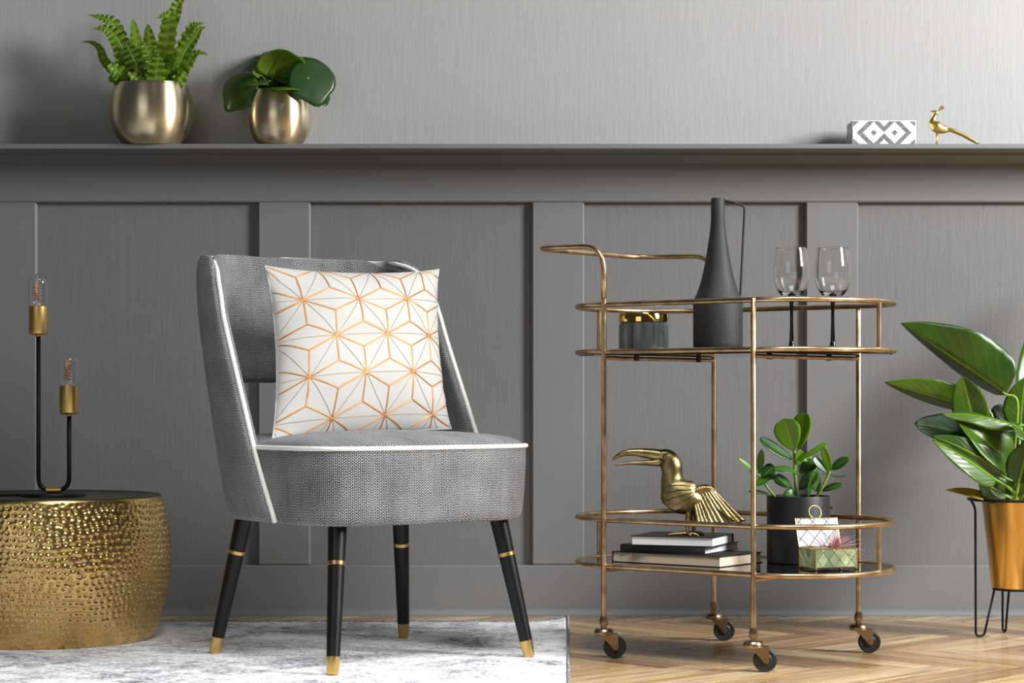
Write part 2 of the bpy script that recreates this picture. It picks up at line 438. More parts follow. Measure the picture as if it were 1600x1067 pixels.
ledge['kind'] = 'structure'; ledge['label'] = 'narrow grey picture ledge capping the wainscot'
mb = MB()
prof = [(0.0, 1.177), (-0.050, 1.177), (-0.050, 1.172), (-0.042, 1.168), (-0.022, 1.164), (-0.012, 1.159), (-0.008, 1.156), (0.0, 1.156)]
mb.rings([[Vector((x, y, z)) for y, z in prof] for x in (-4, 4)])
tm = part('trim_2', mb, M['wains'], None, 30); tm['kind'] = 'structure'; tm['label'] = 'moulding tucked under the ledge'
mb = MB()
prof = [(0.0, 0.0), (-0.017, 0.0), (-0.017, 0.004), (-0.0145, 0.010), (-0.009, 0.0155), (0.0, 0.018)]
mb.rings([[Vector((x, y, z)) for y, z in prof] for x in (-4, 4)])
bb = part('baseboard_back', mb, M['wains'], None, 30); bb['kind'] = 'structure'; bb['label'] = 'slim rounded skirting strip along the wall foot'

# ---------------------------------------------------------------- floor: herringbone oak
floor = part('floor', MB().box((0, -3.2, -0.021), (8, 6.6, 0.02)), M['gap'], smooth=0)
floor['kind'] = 'structure'; floor['label'] = 'herringbone oak parquet floor'
PL, PW = 0.432, 0.072
pm = MB().box((0, 0, -0.006), (PL-0.0012, PW-0.0012, 0.012), bev=0.0006, seg=1).mesh('plank', 0); pm.materials.append(M['plank'])
cands = []
n = int(round(PL/PW)); c45 = math.sqrt(0.5)
for k in range(-90, 91):
    for m in range(-12, 13):
        for vert in (0, 1):
            if not vert: p, q, a = k*PW+m*2*PL+PL/2, k*PW+PW/2, 0
            else: p, q, a = k*PW+PL+PW/2+m*2*PL, k*PW+PW-PL/2, PI/2
            x = (p+q)*c45+0.11; y = (-p+q)*c45-0.16
            if -3.9 < x < 3.9 and -6.2 < y < -0.002-0.1:
                cands.append((x, y, a-PI/4))
            elif -3.9 < x < 3.9 and -0.11 < y < 0.25:
                cands.append((x, y, a-PI/4))
def score(c):
    x, y, a = c; d = CAMD+y; px = 800+x*F/d; py = HZ+H*F/d
    if px < 230 or px > 1760 or py > 1130: return 1e9
    if x < 0.0 and y < -0.4: return 1e8+abs(x)
    return abs(px-1200)/400 + abs(y)
cands.sort(key=score)
near, far = cands[:290], cands[290:]
for x, y, a in near: link('plank', pm, None, floor, (x, y, 0), a)
mb = MB()
for x, y, a in far:
    mb.box((x, y, -0.006), (PL-0.0012, PW-0.0012, 0.012), Matrix.Rotation(a, 3, 'Z'))
fo = part('plank_field', mb, M['plank_far'], floor, 0); fo['kind'] = 'stuff'

# ---------------------------------------------------------------- rug
RT = 0.008
def rug():
    t = thing('area_rug', 'pale grey and white distressed vintage-look rug under the armchair and drum table', 'rug', (-1.4, -1.4, 0))
    def P(u, v):     # u 0..1 left-right, v 0..1 back-front
        y = -0.215 + v*(-2.6+0.215)
        xr = 0.137-(y+0.215)*-0.025
        x = -3.1+u*(xr+3.1)
        cr = max(0, 1-((xr-x)/0.10))*max(0, 1-((-0.215-y)/0.12))
        z = RT + 0.014*cr*cr + 0.0007*noise.noise(Vector((x*6, y*6, 0)))
        return Vector((x+1.4, y+1.4, z))
    us = [i/60 for i in range(55)]+[0.915+0.085*i/24 for i in range(25)]
    vs_ = [0.2*i/20 for i in range(21)]+[0.2+0.8*i/20 for i in range(1, 21)]
    mb = MB(); mb.grid([[P(u, v) for u in us] for v in vs_])
    o = part('pile', mb, M['rug'], t, 180); solid(o, RT-0.0005, -1.0)
    mb = MB(); path = [P(0, v) for v in reversed(vs_)]+[P(u, 0) for u in us[1:]]+[P(1, v) for v in vs_[1:]]
    path = path[len(vs_)-1:]
    mb.tube([p+Vector((0, 0, -0.002)) for p in path], 0.0042, 8)
    part('bound_edge', mb, M['bind'], t, 180)
rug()

# ---------------------------------------------------------------- hammered drum table
def drum():
    cx, cy = -1.072, -0.575
    t = thing('drum_table', 'round hammered brass drum side table with dark lid on the rug', 'side table', (cx, cy, RT))
    Ht = 0.328
    ctrl = [(0.0, 0.246), (0.012, 0.252), (0.06, 0.270), (0.15, 0.2865), (0.20, 0.287), (0.26, 0.2815), (0.305, 0.272), (0.322, 0.267), (0.328, 0.262)]
    zc = np.array([c[0] for c in ctrl]); rc = np.array([c[1] for c in ctrl])
    NT_, NZ = 760, 150
    zz = np.linspace(0, Ht, NZ)
    sp = spline([(c[0], c[1], 0) for c in ctrl], 12); sx = np.array([p.x for p in sp]); sy = np.array([p.y for p in sp])
    rr = np.interp(zz, sx, sy)
    th = np.linspace(0, 2*PI, NT_, endpoint=False)
    A, Z = np.meshgrid(th, zz)
    rng = np.random.RandomState(3)
    NC, NR = 116, 22                      # dimple lattice
    jit = rng.uniform(-0.22, 0.22, (NR, NC, 2)); dep = rng.uniform(0.55, 1.0, (NR, NC)); rad = rng.uniform(0.36, 0.46, (NR, NC))
    ca = A/(2*PI)*NC; cr_ = (Z-0.014)/(Ht-0.028)*NR
    bendrow = 0.9*np.sin(A*2.0+1.0)+0.5*np.sin(A*5.0+Z*9)
    cr2 = cr_+bendrow*0.6
    hgt = np.zeros_like(A)
    ia = np.floor(ca).astype(int); ir = np.floor(cr2).astype(int)
    for da in (-1, 0, 1):
        for dr in (-1, 0, 1):
            r_i = ir+dr; a_i = (ia+da) % NC; rm = r_i % NR
            dx = ca-((ia+da)+0.5+jit[rm, a_i, 0]+0.5*(r_i % 2)*0.5)
            dy = cr2-(r_i+0.5+jit[rm, a_i, 1])
            q = 1-(dx*dx+dy*dy)/rad[rm, a_i]**2
            hgt = np.minimum(hgt, -np.clip(q, 0, 1)**1.2*dep[rm, a_i])
    edge = np.clip((Z-0.006)/0.016, 0, 1)*np.clip((Ht-0.006-Z)/0.014, 0, 1)
    lump = np.sin(A*9+3*np.sin(Z*14))*np.sin(Z*33)*0.0009
    R = rr[:, None] + hgt*0.0036*edge + lump*edge
    X = R*np.cos(A); Y = R*np.sin(A)
    verts = np.stack([X, Y, Z], -1).reshape(-1, 3)
    i0 = np.arange(NZ-1)[:, None]*NT_; j0 = np.arange(NT_)[None, :]; j1 = (j0+1) % NT_
    faces = np.stack([i0+j0, i0+j1, i0+NT_+j1, i0+NT_+j0], -1).reshape(-1, 4)
    me = bpy.data.meshes.new('hammered_body'); me.from_pydata(verts.tolist(), [], faces.tolist()); me.shade_smooth(); me.update()
    link('hammered_body', me, M['hammered'], t)
    mb = MB(); mb.lathe([(0.0005, 0.324), (0.245, 0.324), (0.256, 0.3255), (0.2612, 0.328), (0.2645, 0.3272), (0.2655, 0.3245)], 160, cap0=False, cap1=False)
    part('lid', mb, M['drum_top'], t, 60, label='dark bronze flat lid')
    mb = MB(); mb.lathe([(0.001, 0.001), (0.247, 0.001)], 96, cap0=False, cap1=False); part('base_plate', mb, M['drum_top'], t)
drum()

# ---------------------------------------------------------------- two-bulb table lamp
def lamp():
    cx, cy, z0 = -1.052, -0.575, RT+0.324
    t = thing('table_lamp', 'black metal table lamp with two bare bulbs in brass sockets on the drum table', 'lamp', (cx, cy, z0))
    k = 4.99/F
    xl, xr = (60-800)*k-cx, (108-800)*k-cx
    zof = lambda py: H-(py-HZ)*k-z0
    mb = MB(); mb.lathe([(0.001, 0), (0.0735, 0), (0.0735, 0.006), (0.0725, 0.0072), (0.001, 0.0072)], 72, cap0=False, cap1=False)
    part('base', mb, M['black_metal'], t)
    zt, rt = 0.0142, 0.0052
    zl, zr = zof(523), zof(647)
    path = fillet([(xl, 0, zl), (xl, 0, zt), (xr, 0, zt), (xr, 0, zr)], 0.030, 10)
    part('tube', MB().tube(path, rt, 14), M['black_metal'], t, 180)
    mx = (xl+xr)/2
    part('clamp', MB().tube([(mx-0.0175, 0, zt), (mx-0.017, 0, zt), (mx+0.017, 0, zt), (mx+0.0175, 0, zt)], [0.006, 0.0072, 0.0072, 0.006], 20), M['lamp_brass'], t, label='small brass tube clamp')
    for x, zb in ((xl, zl), (xr, zr)):
        b = zb
        mb = MB(); mb.lathe([(0.007, b-0.004), (0.007, b), (0.0175, b), (0.0205, b+0.0025), (0.0215, b+0.006), (0.0215, b+0.0645), (0.0205, b+0.0652), (0.0195, b+0.0640), (0.0195, b+0.050), (0.001, b+0.050)], 40, (x, 0, 0), cap1=False)
        so = part('socket', mb, M['lamp_brass'], t, 40, label='satin brass socket')
        g = b+0.058
        prof = [(0.0135, g), (0.0175, g+0.004), (0.0215, g+0.012), (0.0226, g+0.020), (0.0226, g+0.060)]
        prof += [(0.0226*math.cos(a), g+0.060+0.0215*math.sin(a)) for a in [PI/2*i/10 for i in range(1, 10)]]+[(0.0004, g+0.0815)]
        mb = MB(); mb.lathe(prof, 40, (x, 0, 0), cap0=False, cap1=False)
        bu = part('bulb', mb, M['wine'], t, 180, label='clear capsule filament bulb'); solid(bu, 0.0009, -1)
        hel = [(x-0.002+0.0058*math.cos(a)+0.0035*math.sin(i*0.7), 0.0058*math.sin(a), g+0.022+0.042*i/150) for i, a in [(i, 2*PI*7*i/150) for i in range(151)]]
        part('filament', MB().tube(hel, 0.0008, 6), M['filament'], bu, 180)
        mb = MB(); mb.lathe([(0.006, g-0.006), (0.006, g+0.008), (0.003, g+0.016), (0.0022, g+0.03), (0.0005, g+0.031)], 16, (x, 0, 0)); part('glass_mount', mb, M['bulb_glass'], bu, 180)
        part('wire_support', MB().tube([(x-0.002, 0, g+0.02), (x-0.002, 0, g+0.066)], 0.0006, 6), M['filament'], bu, 180)
    cab = spline([(-0.07, 0.01, 0.0035), (-0.09, 0.012, 0.003), (-0.13, 0.0, 0.003), (-0.18, -0.01, 0.003), (-0.235, 0.0, 0.0045)], 8)
    part('power_cord', MB().tube(cab, 0.003, 8), M['black_metal'], t, 180)
lamp()

# ---------------------------------------------------------------- armchair
CH = Vector((-0.302, -0.910, RT)); CR = math.radians(37.4)
def chair():
    t = thing('armchair', 'grey tweed cocktail chair with white piping and black brass-tipped legs on the rug', 'chair', CH, CR)
    zt = lambda z: z-RT
    # back shell -----------------------------------------------------------
    def lerp(tab, z):
        for (z0, v0), (z1, v1) in zip(tab, tab[1:]):
            if z <= z1: return v0+(v1-v0)*(z-z0)/(z1-z0)
        return tab[-1][1]
    Vrim = [(0.305, 0.070), (0.475, -0.010), (0.62, -0.084), (0.70, -0.122), (0.747, -0.142), (0.80, -0.164), (0.835, -0.184), (0.857, -0.212), (0.870, -0.255)]
    Vback = [(0.305, -0.262), (0.475, -0.292), (0.62, -0.328), (0.747, -0.350), (0.87, -0.366)]
    Wd = [(0.305, 0.280), (0.40, 0.287), (0.475, 0.288), (0.747, 0.280), (0.82, 0.272), (0.857, 0.258), (0.870, 0.238)]
    zs = [0.305, 0.36, 0.42, 0.472, 0.515, 0.556, 0.592, 0.65, 0.70, 0.747, 0.79, 0.822, 0.846, 0.862, 0.870]
    NP = 33
    def P(ph, z):
        n_ = 2.75; c, s_ = math.cos(ph), math.sin(ph)
        u = -lerp(Wd, z)*math.copysign(abs(c)**(2/n_), c)
        vr, vb = lerp(Vrim, z), lerp(Vback, z)
        return Vector((u, -(vr-(vr-vb)*abs(s_)**(2/n_)), zt(z)))
    phs = [PI*(0.5-0.5*math.cos(PI*(0.06+0.88*j/(NP-1)))) if 0 else PI*j/(NP-1) for j in range(NP)]
    # even spacing by arc length
    def even(z):
        dense = [P(PI*i/240, z) for i in range(241)]
        L = [0]
        for a, b in zip(dense, dense[1:]): L.append(L[-1]+(b-a).length)
        out = []; k = 0
        for j in range(NP):
            s_ = L[-1]*j/(NP-1)
            while k < 239 and L[k+1] < s_: k += 1
            f = (s_-L[k])/max(1e-9, L[k+1]-L[k]); out.append(dense[k].lerp(dense[k+1], f))
        return out, L[-1]
    G = []; Ls = []
    for z in zs:
        r, L = even(z); G.append(r); Ls.append(L)
    TH = 0.017
    for i, r in enumerate(G):            # rim dips a little towards the front corners
        kz = max(0.0, (zs[i]-0.62)/0.25)
        for p in r: p.z += kz*(0.006-(0.030 if p.x < 0 else 0.014)*max(0.0, 1-(p.y-r[0].y)/0.13)*0.8)
    nrm = [[None]*NP for _ in zs]
    for i in range(len(zs)):
        for j in range(NP):
            du = G[i][min(j+1, NP-1)]-G[i][max(j-1, 0)]; dv = G[min(i+1, len(zs)-1)][j]-G[max(i-1, 0)][j]
            n_ = du.cross(dv).normalized()
            if n_.dot(G[i][j]-Vector((0, 0.05, G[i][j].z))) < 0: n_ = -n_
            nrm[i][j] = n_
    uvf = lambda i, j: (Ls[i]*(j/(NP-1)-0.5), zs[i]*1.05)
    mb = MB()
    VO = [[mb.bm.verts.new(G[i][j]+nrm[i][j]*TH) for j in range(NP)] for i in range(len(zs))]
    VI = [[mb.bm.verts.new(G[i][j]-nrm[i][j]*TH) for j in range(NP)] for i in range(len(zs))]
    hole = lambda i, j: i < 0 or j < 0 or i >= len(zs)-1 or j >= NP-1 or (3 <= i < 6 and 8 <= j < NP-9)
    def rimq(a, b, ax_):                 # closes an open edge a-b between the outer and inner skin
        for v in (a, b):
            if v not in mid:
                n_ = nrm[v[0]][v[1]]; mid[v] = mb.bm.verts.new(G[v[0]][v[1]])
        off = lambda uv_, d_: (uv_[0]+d_, uv_[1]) if ax_ == 'u' else (uv_[0], uv_[1]+d_)
        A, B = uvf(*a), uvf(*b)
        mb.face((VO[a[0]][a[1]], VO[b[0]][b[1]], mid[b], mid[a]), [off(A, TH), off(B, TH), B, A])
        mb.face((mid[a], mid[b], VI[b[0]][b[1]], VI[a[0]][a[1]]), [A, B, off(B, -TH), off(A, -TH)])
    mid = {}
    for i in range(len(zs)-1):
        for j in range(NP-1):
            if hole(i, j): continue
            q_ = [(i, j), (i, j+1), (i+1, j+1), (i+1, j)]; uq = [uvf(*k) for k in q_]
            mb.face([VO[k[0]][k[1]] for k in q_], uq); mb.face([VI[k[0]][k[1]] for k in reversed(q_)], uq[::-1])
            for (di, dj), e0, e1, ax_ in (((-1, 0), 0, 1, 'v'), ((0, 1), 1, 2, 'u'), ((1, 0), 2, 3, 'v'), ((0, -1), 3, 0, 'u')):
                if hole(i+di, j+dj): rimq(q_[e0], q_[e1], ax_)
    o = part('backrest', mb, M['tweed'], t, 180); subsurf(o, 2)
    # piping on the rim
    rim = [G[i][0]+Vector((-0.001, -0.001, 0)) for i in range(len(zs))]
    top = []
    for j in range(1, NP-1):
        p = G[-1][j]; nx = (G[-1][j+1]-G[-1][j-1]).normalized(); out = Vector((nx.y, -nx.x, 0))
        cen = Vector((0, 0.2, p.z)); 
        if (p-cen).dot(out) < 0: out = -out
        k = min(1, min(j, NP-1-j)/4)
        top.append(p+out*0.016*k+Vector((0, 0, 0.001*(1-k)-0.001*k)))
    rimr = [G[i][-1]+Vector((0.001, -0.001, 0)) for i in reversed(range(len(zs)))]
    path = spline(rim+top+rimr, 3)
    part('back_piping', MB().tube(path, 0.0052, 10), M['piping'], t, 180, label='white piping')
    # seat ----------------------------------------------------------------
    NS = 96
    def outl(sc, nf=4.6, W_=0.283, vf=0.262, vbk=-0.262):
        pts = []
        for j in range(NS):
            a = 2*PI*j/NS; c, s_ = math.cos(a), math.sin(a)
            n_ = nf if s_ > 0 else 3.2
            u = W_*math.copysign(abs(c)**(2/n_), c); v = (vf if s_ > 0 else -vbk)*math.copysign(abs(s_)**(2/n_), s_)
            pts.append((u*sc, v*sc))
        return pts
    per = [0]
    o0 = outl(1)
    for a, b in zip(o0, o0[1:]+o0[:1]): per.append(per[-1]+math.hypot(a[0]-b[0], a[1]-b[1]))
    lev = [(0.300, 0.90), (0.302, 0.945), (0.308, 0.966), (0.320, 0.977), (0.36, 0.990), (0.42, 1.0), (0.450, 1.0), (0.457, 0.994)]
    mb = MB()
    mb.rings([[Vector((u, -v, zt(z))) for u, v in outl(sc)] for z, sc in lev], True, True, True, uvs=lambda i, j: (per[j], lev[i][0]))
    part('seat_base', mb, M['tweed'], t, 60)
    mb = MB(); rg = []
    cl = [(0.456, 0.997), (0.461, 0.985), (0.468, 0.95), (0.475, 0.88), (0.481, 0.75), (0.486, 0.55), (0.489, 0.3), (0.490, 0.02)]
    rg = [[Vector((u, -v, zt(z))) for u, v in outl(sc)] for z, sc in cl]
    uvm = lambda i, j: (outl(cl[i][1])[j % NS][0], outl(cl[i][1])[j % NS][1])
    UV = [[(p.x, p.y) for p in r] for r in rg]
    mb.rings(rg, True, False, True, uvs=lambda i, j: UV[i][j % NS])
    part('seat_pad', mb, M['tweed'], t, 180)
    mb = MB(); mb.tube([Vector((u*1.002, -v*1.002, zt(0.4565))) for u, v in outl(1)], 0.0046, 10, closed=True)
    part('seat_piping', mb, M['piping'], t, 180, label='white piping')
    # legs
    for su, sv in ((-1, 1), (1, 1), (-1, -1), (1, -1)):
        foot = Vector((su*0.2475, -sv*0.235, 0)); head = Vector((su*0.203, -sv*(0.184), zt(0.304)))
        ax = head-foot
        lg = part('leg', MB().tube([foot+ax*0.115, foot+ax*0.75, foot+ax*1.0], [0.0138, 0.0176, 0.0195], 24), M['blackwood'], t, 60)
        part('leg_ring', MB().tube([foot+ax*0.722, foot+ax*0.724, foot+ax*0.748, foot+ax*0.750], [0.0176, 0.0184, 0.0186, 0.0178], 24), M['cap_brass'], lg, 40, label='brass ring')
        part('leg_cap', MB().tube([foot, foot+ax*0.004, foot+ax*0.118, foot+ax*0.119], [0.0108, 0.0115, 0.0143, 0.0138], 24), M['cap_brass'], lg, 40, label='brass foot cap')
chair()

# ---------------------------------------------------------------- cushion
def cushion():
    ca, sa = math.cos(CR), math.sin(CR)
    def C(u, v, z): return Vector((CH.x+u*ca+v*sa, CH.y+u*sa-v*ca, z))
    BL, BR, TL, TR = C(-0.252, 0.010, 0.472), C(0.212, 0.000, 0.490), C(-0.200, -0.105, 0.838), C(0.250, -0.100, 0.846)
    base = (BL+BR)/2
    t = thing('scatter_cushion', 'cream square cushion embroidered with copper star lattice leaning on the armchair', 'cushion', base)
    nrm = ((BR-BL).cross(TL-BL)).normalized()
    if nrm.y > 0: nrm = -nrm
    T = 0.072
    def P(u, v, side):
        a, b = 2*u-1, 2*v-1
        a2 = a*(1-0.085*(1-b*b)**0.8); b2 = b*(1-(0.075 if b > 0 else 0.012)*(1-a*a)**0.8)
        uu, vv = (a2+1)/2, (b2+1)/2
        p = BL*(1-uu)*(1-vv)+BR*uu*(1-vv)+TL*(1-uu)*vv+TR*uu*vv
        pf = max(0, (1-abs(a)**2.4)*(1-abs(b)**2.4))**0.62
        wr = 0.004*noise.noise(Vector((u*5, v*5, side)))*pf + 0.003*noise.noise(Vector((u*3+7, v*14, side)))*(abs(a)**3)
        return p+nrm*(side*(pf*T+wr*2)) - base
    N = 40
    mb = MB()
    f = lambda i: 0.5-0.5*math.cos(PI*i/N)
    mb.grid([[P(f(j), f(i), 1) for j in range(N+1)] for i in range(N+1)])
    mb.grid([[P(f(j), f(i), -0.75) for j in range(N+1)] for i in range(N+1)])
    bmesh.ops.remove_doubles(mb.bm, verts=mb.bm.verts, dist=1e-5)
    part('cover', mb, M['cushion'], t, 180)
    edge = [P(f(i), 0, 0) for i in range(N+1)]+[P(1, f(i), 0) for i in range(1, N+1)]+[P(f(N-i), 1, 0) for i in range(1, N+1)]+[P(0, f(N-i), 0) for i in range(1, N)]
    part('seam', MB().tube(edge, 0.0016, 6, closed=True), M['cushion'], t, 180)
    a, rw = 0.297, 0.233
    def ribbon(mb, p0, p1, w_):
        n = 12; pts = []
        t0, t1 = 0.0, 1.0
        for ax_ in (0, 1):
            d_ = p1[ax_]-p0[ax_]
            if abs(d_) < 1e-9:
                if not 0.003 < p0[ax_] < 0.997: return
                continue
            ta, tb = sorted(((0.004-p0[ax_])/d_, (0.996-p0[ax_])/d_)); t0, t1 = max(t0, ta+1e-4), min(t1, tb-1e-4)
        if t1-t0 < 0.02: return
        p0, p1 = (p0[0]+(p1[0]-p0[0])*t0, p0[1]+(p1[1]-p0[1])*t0), (p0[0]+(p1[0]-p0[0])*t1, p0[1]+(p1[1]-p0[1])*t1)
        for i in range(n+1):
            u, v = p0[0]+(p1[0]-p0[0])*i/n, p0[1]+(p1[1]-p0[1])*i/n
            if 0.002 < u < 0.998 and 0.002 < v < 0.998: pts.append((u, v))
            elif len(pts) >= 2: break
            else: pts = []
        if len(pts) < 2: return
        c = [P(u, v, 1)+nrm*0.0007 for u, v in pts]
        L, R_ = [], []
        for i, p in enumerate(c):
            tg = (c[min(i+1, len(c)-1)]-c[max(i-1, 0)]).normalized(); sd = tg.cross(nrm).normalized()
            L.append(p+sd*w_/2); R_.append(p-sd*w_/2)
        mid = [p+nrm*0.0006 for p in c]
        mb.grid([[l, m_, r] for l, m_, r in zip(L, mid, R_)])
    thick, thin = MB(), MB()
    for r in range(-2, 6):
        for k in range(-2, 6):
            v = 0.075+r*rw; u = 0.275+k*a+(0 if r % 2 == 0 else -a/2)
            s_ = (u, v); n6 = [(u+a, v), (u+a/2, v+rw), (u-a/2, v+rw), (u-a, v), (u-a/2, v-rw), (u+a/2, v-rw)]
            for i in range(6):
                b, c = n6[i], n6[(i+1) % 6]
                cen = ((u+b[0]+c[0])/3, (v+b[1]+c[1])/3)
                ribbon(thick, s_, cen, 0.0030)
            for i in (0, 1, 2): ribbon(thin, s_, n6[i], 0.0010)
    part('embroidery', thick, M['copper_thread'], t, 180, label='copper gold star lattice stitching')
    part('fine_stitching', thin, M['fine_thread'], t, 180, label='thin bronze stitching')
cushion()

# ---------------------------------------------------------------- bar trolley
TC = Vector((0.4777, -0.8505, 0)); TA = math.radians(-38.8)
Lx, Wx = Vector((math.cos(TA), math.sin(TA), 0)), Vector((-math.sin(TA), math.cos(TA), 0))
def TP(l, w_, z=0): return TC+Lx*l+Wx*w_+Vector((0, 0, z))
HL, HW, EE = 0.189, 0.209, 0.17
ZR = dict(top=0.758, shelf=0.657, mid=0.296, low=0.197)
SH1, SH0 = 0.655, 0.199
def trolley():
    t = thing('bar_trolley', 'oval two-tier antique brass bar trolley on four black casters', 'bar cart', TC, TA)
    def oval(z, dl=0.0, n=28):
        hw, ee = HW-dl, EE-dl
        pts = [Vector((HL+ee*math.cos(a), hw*math.sin(a), z)) for a in [-PI/2+PI*i/n for i in range(n+1)]]
        pts += [Vector((-HL-ee*math.cos(a), hw*math.sin(a), z)) for a in [PI/2-PI*i/n for i in range(n+1)]]
        return pts
    for nm, k in (('guard_rail', 'top'), ('shelf_rail', 'shelf'), ('guard_rail', 'mid'), ('shelf_rail', 'low')):
        part(nm, MB().tube(oval(ZR[k]), 0.0057, 12, closed=True), M['trolley'], t, 180)
    for z in (SH1, SH0):
        mb = MB(); mb.rings([oval(z-0.006, 0.004), oval(z-0.0005, 0.004), oval(z, 0.0046)])
        part('shelf_glass', mb, M['black_glass'], t, 30, label='glossy black glass shelf')
    posts = {'A': (-HL, -HW), 'B': (HL, -HW), 'C': (HL, HW), 'D': (-HL, HW)}
    for k, (x, y) in posts.items():
        oy = 0.004 if y > 0 else -0.004
        zt = ZR['top'] if k in 'BC' else 0.80
        if k in 'BC':
            part('post', MB().tube([(x, y+oy, 0.083), (x, y+oy, ZR['top']+0.002), (x, y+oy, ZR['top']+0.005)], [0.0058, 0.0058, 0.003], 14), M['trolley'], t, 60)
        else:
            part('post', MB().tube([(x, y+oy, 0.083), (x, y+oy, 0.772)], 0.0058, 14), M['trolley'], t, 60)
        ro = -TA
        cs = MB()
        # ferrule (hex nut) and swivel plate
        cs.lathe([(0.0050, 0.0625), (0.0068, 0.063), (0.0068, 0.070)], 6)
        cs.lathe([(0.0085, 0.070), (0.0092, 0.072), (0.0092, 0.082), (0.006, 0.091)], 6)
        cs.lathe([(0.012, 0.049), (0.0195, 0.050), (0.0215, 0.053), (0.0215, 0.056), (0.020, 0.0595), (0.0175, 0.0625), (0.006, 0.0632)], 32)
        c_o = part('caster', cs, M['caster_metal'], t, 40, loc=(x, y+oy, 0), rz=ro)
        fk = MB(); wx, wz = 0.0235, 0.0245
        for sy in (-1, 1):
            yy = sy*0.0115
            poly = [(-0.010, 0.051), (0.030, 0.0525), (0.0305, 0.022), (0.028, 0.0185), (0.024, 0.0175), (0.0195, 0.0195), (0.014, 0.028), (-0.002, 0.045)]
            fk.rings([[Vector((px, yy-0.0009, pz)) for px, pz in poly], [Vector((px, yy+0.0009, pz)) for px, pz in poly]])
        fk.box((0.012, 0, 0.0515), (0.036, 0.0235, 0.002))
        part('fork', fk, M['caster_metal'], c_o, 30)
        wl = MB(); seg = 40
        prof = [(0.004, -0.0085), (0.012, -0.0085), (0.0135, -0.0075), (0.0175, -0.0078), (0.0215, -0.0085), (0.0240, -0.006), (0.0245, -0.003), (0.0245, 0.003), (0.0240, 0.006), (0.0215, 0.0085), (0.0175, 0.0078), (0.0135, 0.0075), (0.012, 0.0085), (0.004, 0.0085)]
        wl.rings([[Vector((wx+r*math.cos(2*PI*j/seg), yy, wz+r*math.sin(2*PI*j/seg))) for j in range(seg)] for r, yy in prof])
        part('wheel', wl, M['rubber'], c_o, 30)
        bl = MB(); bl.tube([(wx, -0.0155, wz), (wx, -0.0125, wz), (wx, 0.0125, wz), (wx, 0.0155, wz)], [0.0035, 0.0045, 0.0045, 0.0035], 12)
        part('axle_bolt', bl, M['caster_metal'], c_o, 30)
    for s_ in (-1, 1):
        for z0, z1 in ((ZR['shelf'], ZR['top']), (ZR['low'], ZR['mid'])):
            part('strut', MB().tube([(s_*(HL+EE), 0, z0), (s_*(HL+EE), 0, z1)], 0.0052, 12), M['trolley'], t, 60)
        for z in (SH1-0.0115, SH0-0.0115):
            part('cross_bar', MB().tube([(s_*HL, -HW, z), (s_*HL, HW, z)], 0.0045, 8), M['trolley'], t, 60)
            for w_ in (-0.12, 0.12):
                mb = MB(); mb.lathe([(0.005, z-0.0055), (0.006, z-0.005), (0.006, z+0.0055)], 16, (s_*(HL-0.02), w_, 0)); part('glass_pad', mb, M['rubber'], t)
    hz = 0.884
    path = fillet([(-HL, -HW-0.004, 0.770), (-HL, -HW-0.004, hz), (-HL-0.205, -HW+0.004, hz+0.004), (-HL-0.205, HW-0.004, hz+0.004), (-HL, HW+0.004, hz), (-HL, HW+0.004, 0.770)], [0.06, 0.075, 0.075, 0.06], 10)
    part('push_handle', MB().tube(path, 0.0058, 14), M['trolley'], t, 180)
trolley()

# ---------------------------------------------------------------- things on the top shelf
def jar():
    t = thing('candle_jar', 'squat smoky grey glass jar with shiny gold lid on the upper shelf', 'jar', TP(-0.13, -0.1485, SH1))
    R = 0.0535
    mb = MB(); mb.lathe([(0.001, 0), (R-0.003, 0), (R, 0.003), (R+0.0005, 0.035), (R, 0.060), (R-0.0035, 0.064), (R-0.0035, 0.0675)], 72)
    part('body', mb, M['jar'], t)
    mb = MB(); mb.lathe([(R-0.001, 0.0655), (R, 0.066), (R, 0.0815), (R-0.0015, 0.084), (0.001, 0.0848)], 72, cap1=False); part('lid', mb, M['lid_brass'], t)
jar()
def jug():
    t = thing('jug', 'tall matte black ceramic bottle jug with slim angular handle on the bar trolley', 'jug', TP(-0.0166, -0.032, SH1))
    R = 0.0535
    prof = [(0.001, 0), (R-0.012, 0), (R-0.005, 0.003), (R-0.001, 0.010), (R, 0.020), (R, 0.112), (R-0.0012, 0.1165), (R-0.0028, 0.117), (R-0.0030, 0.1185),
            (0.0475, 0.124), (0.0425, 0.136), (0.0375, 0.152), (0.0325, 0.172), (0.0275, 0.196), (0.0232, 0.222), (0.0196, 0.246), (0.0168, 0.266), (0.0153, 0.284), (0.0147, 0.332), (0.0140, 0.334), (0.0120, 0.333), (0.0118, 0.28)]
    mb = MB(); mb.lathe(prof, 64); part('body', mb, M['jug'], t, 30)
    k = 4.7/F
    p = [(0.010, 0, 0.329), (0.030, 0, 0.3265), (0.057, 0, 0.3165), (0.0575, 0, 0.305), (0.0485, 0, 0.124), (0.044, 0, 0.127)]
    part('handle', MB().tube(fillet(p, [0.006, 0.01, 0.006, 0.002], 5), 0.0026, 10), M['jug'], t, 180)
jug()
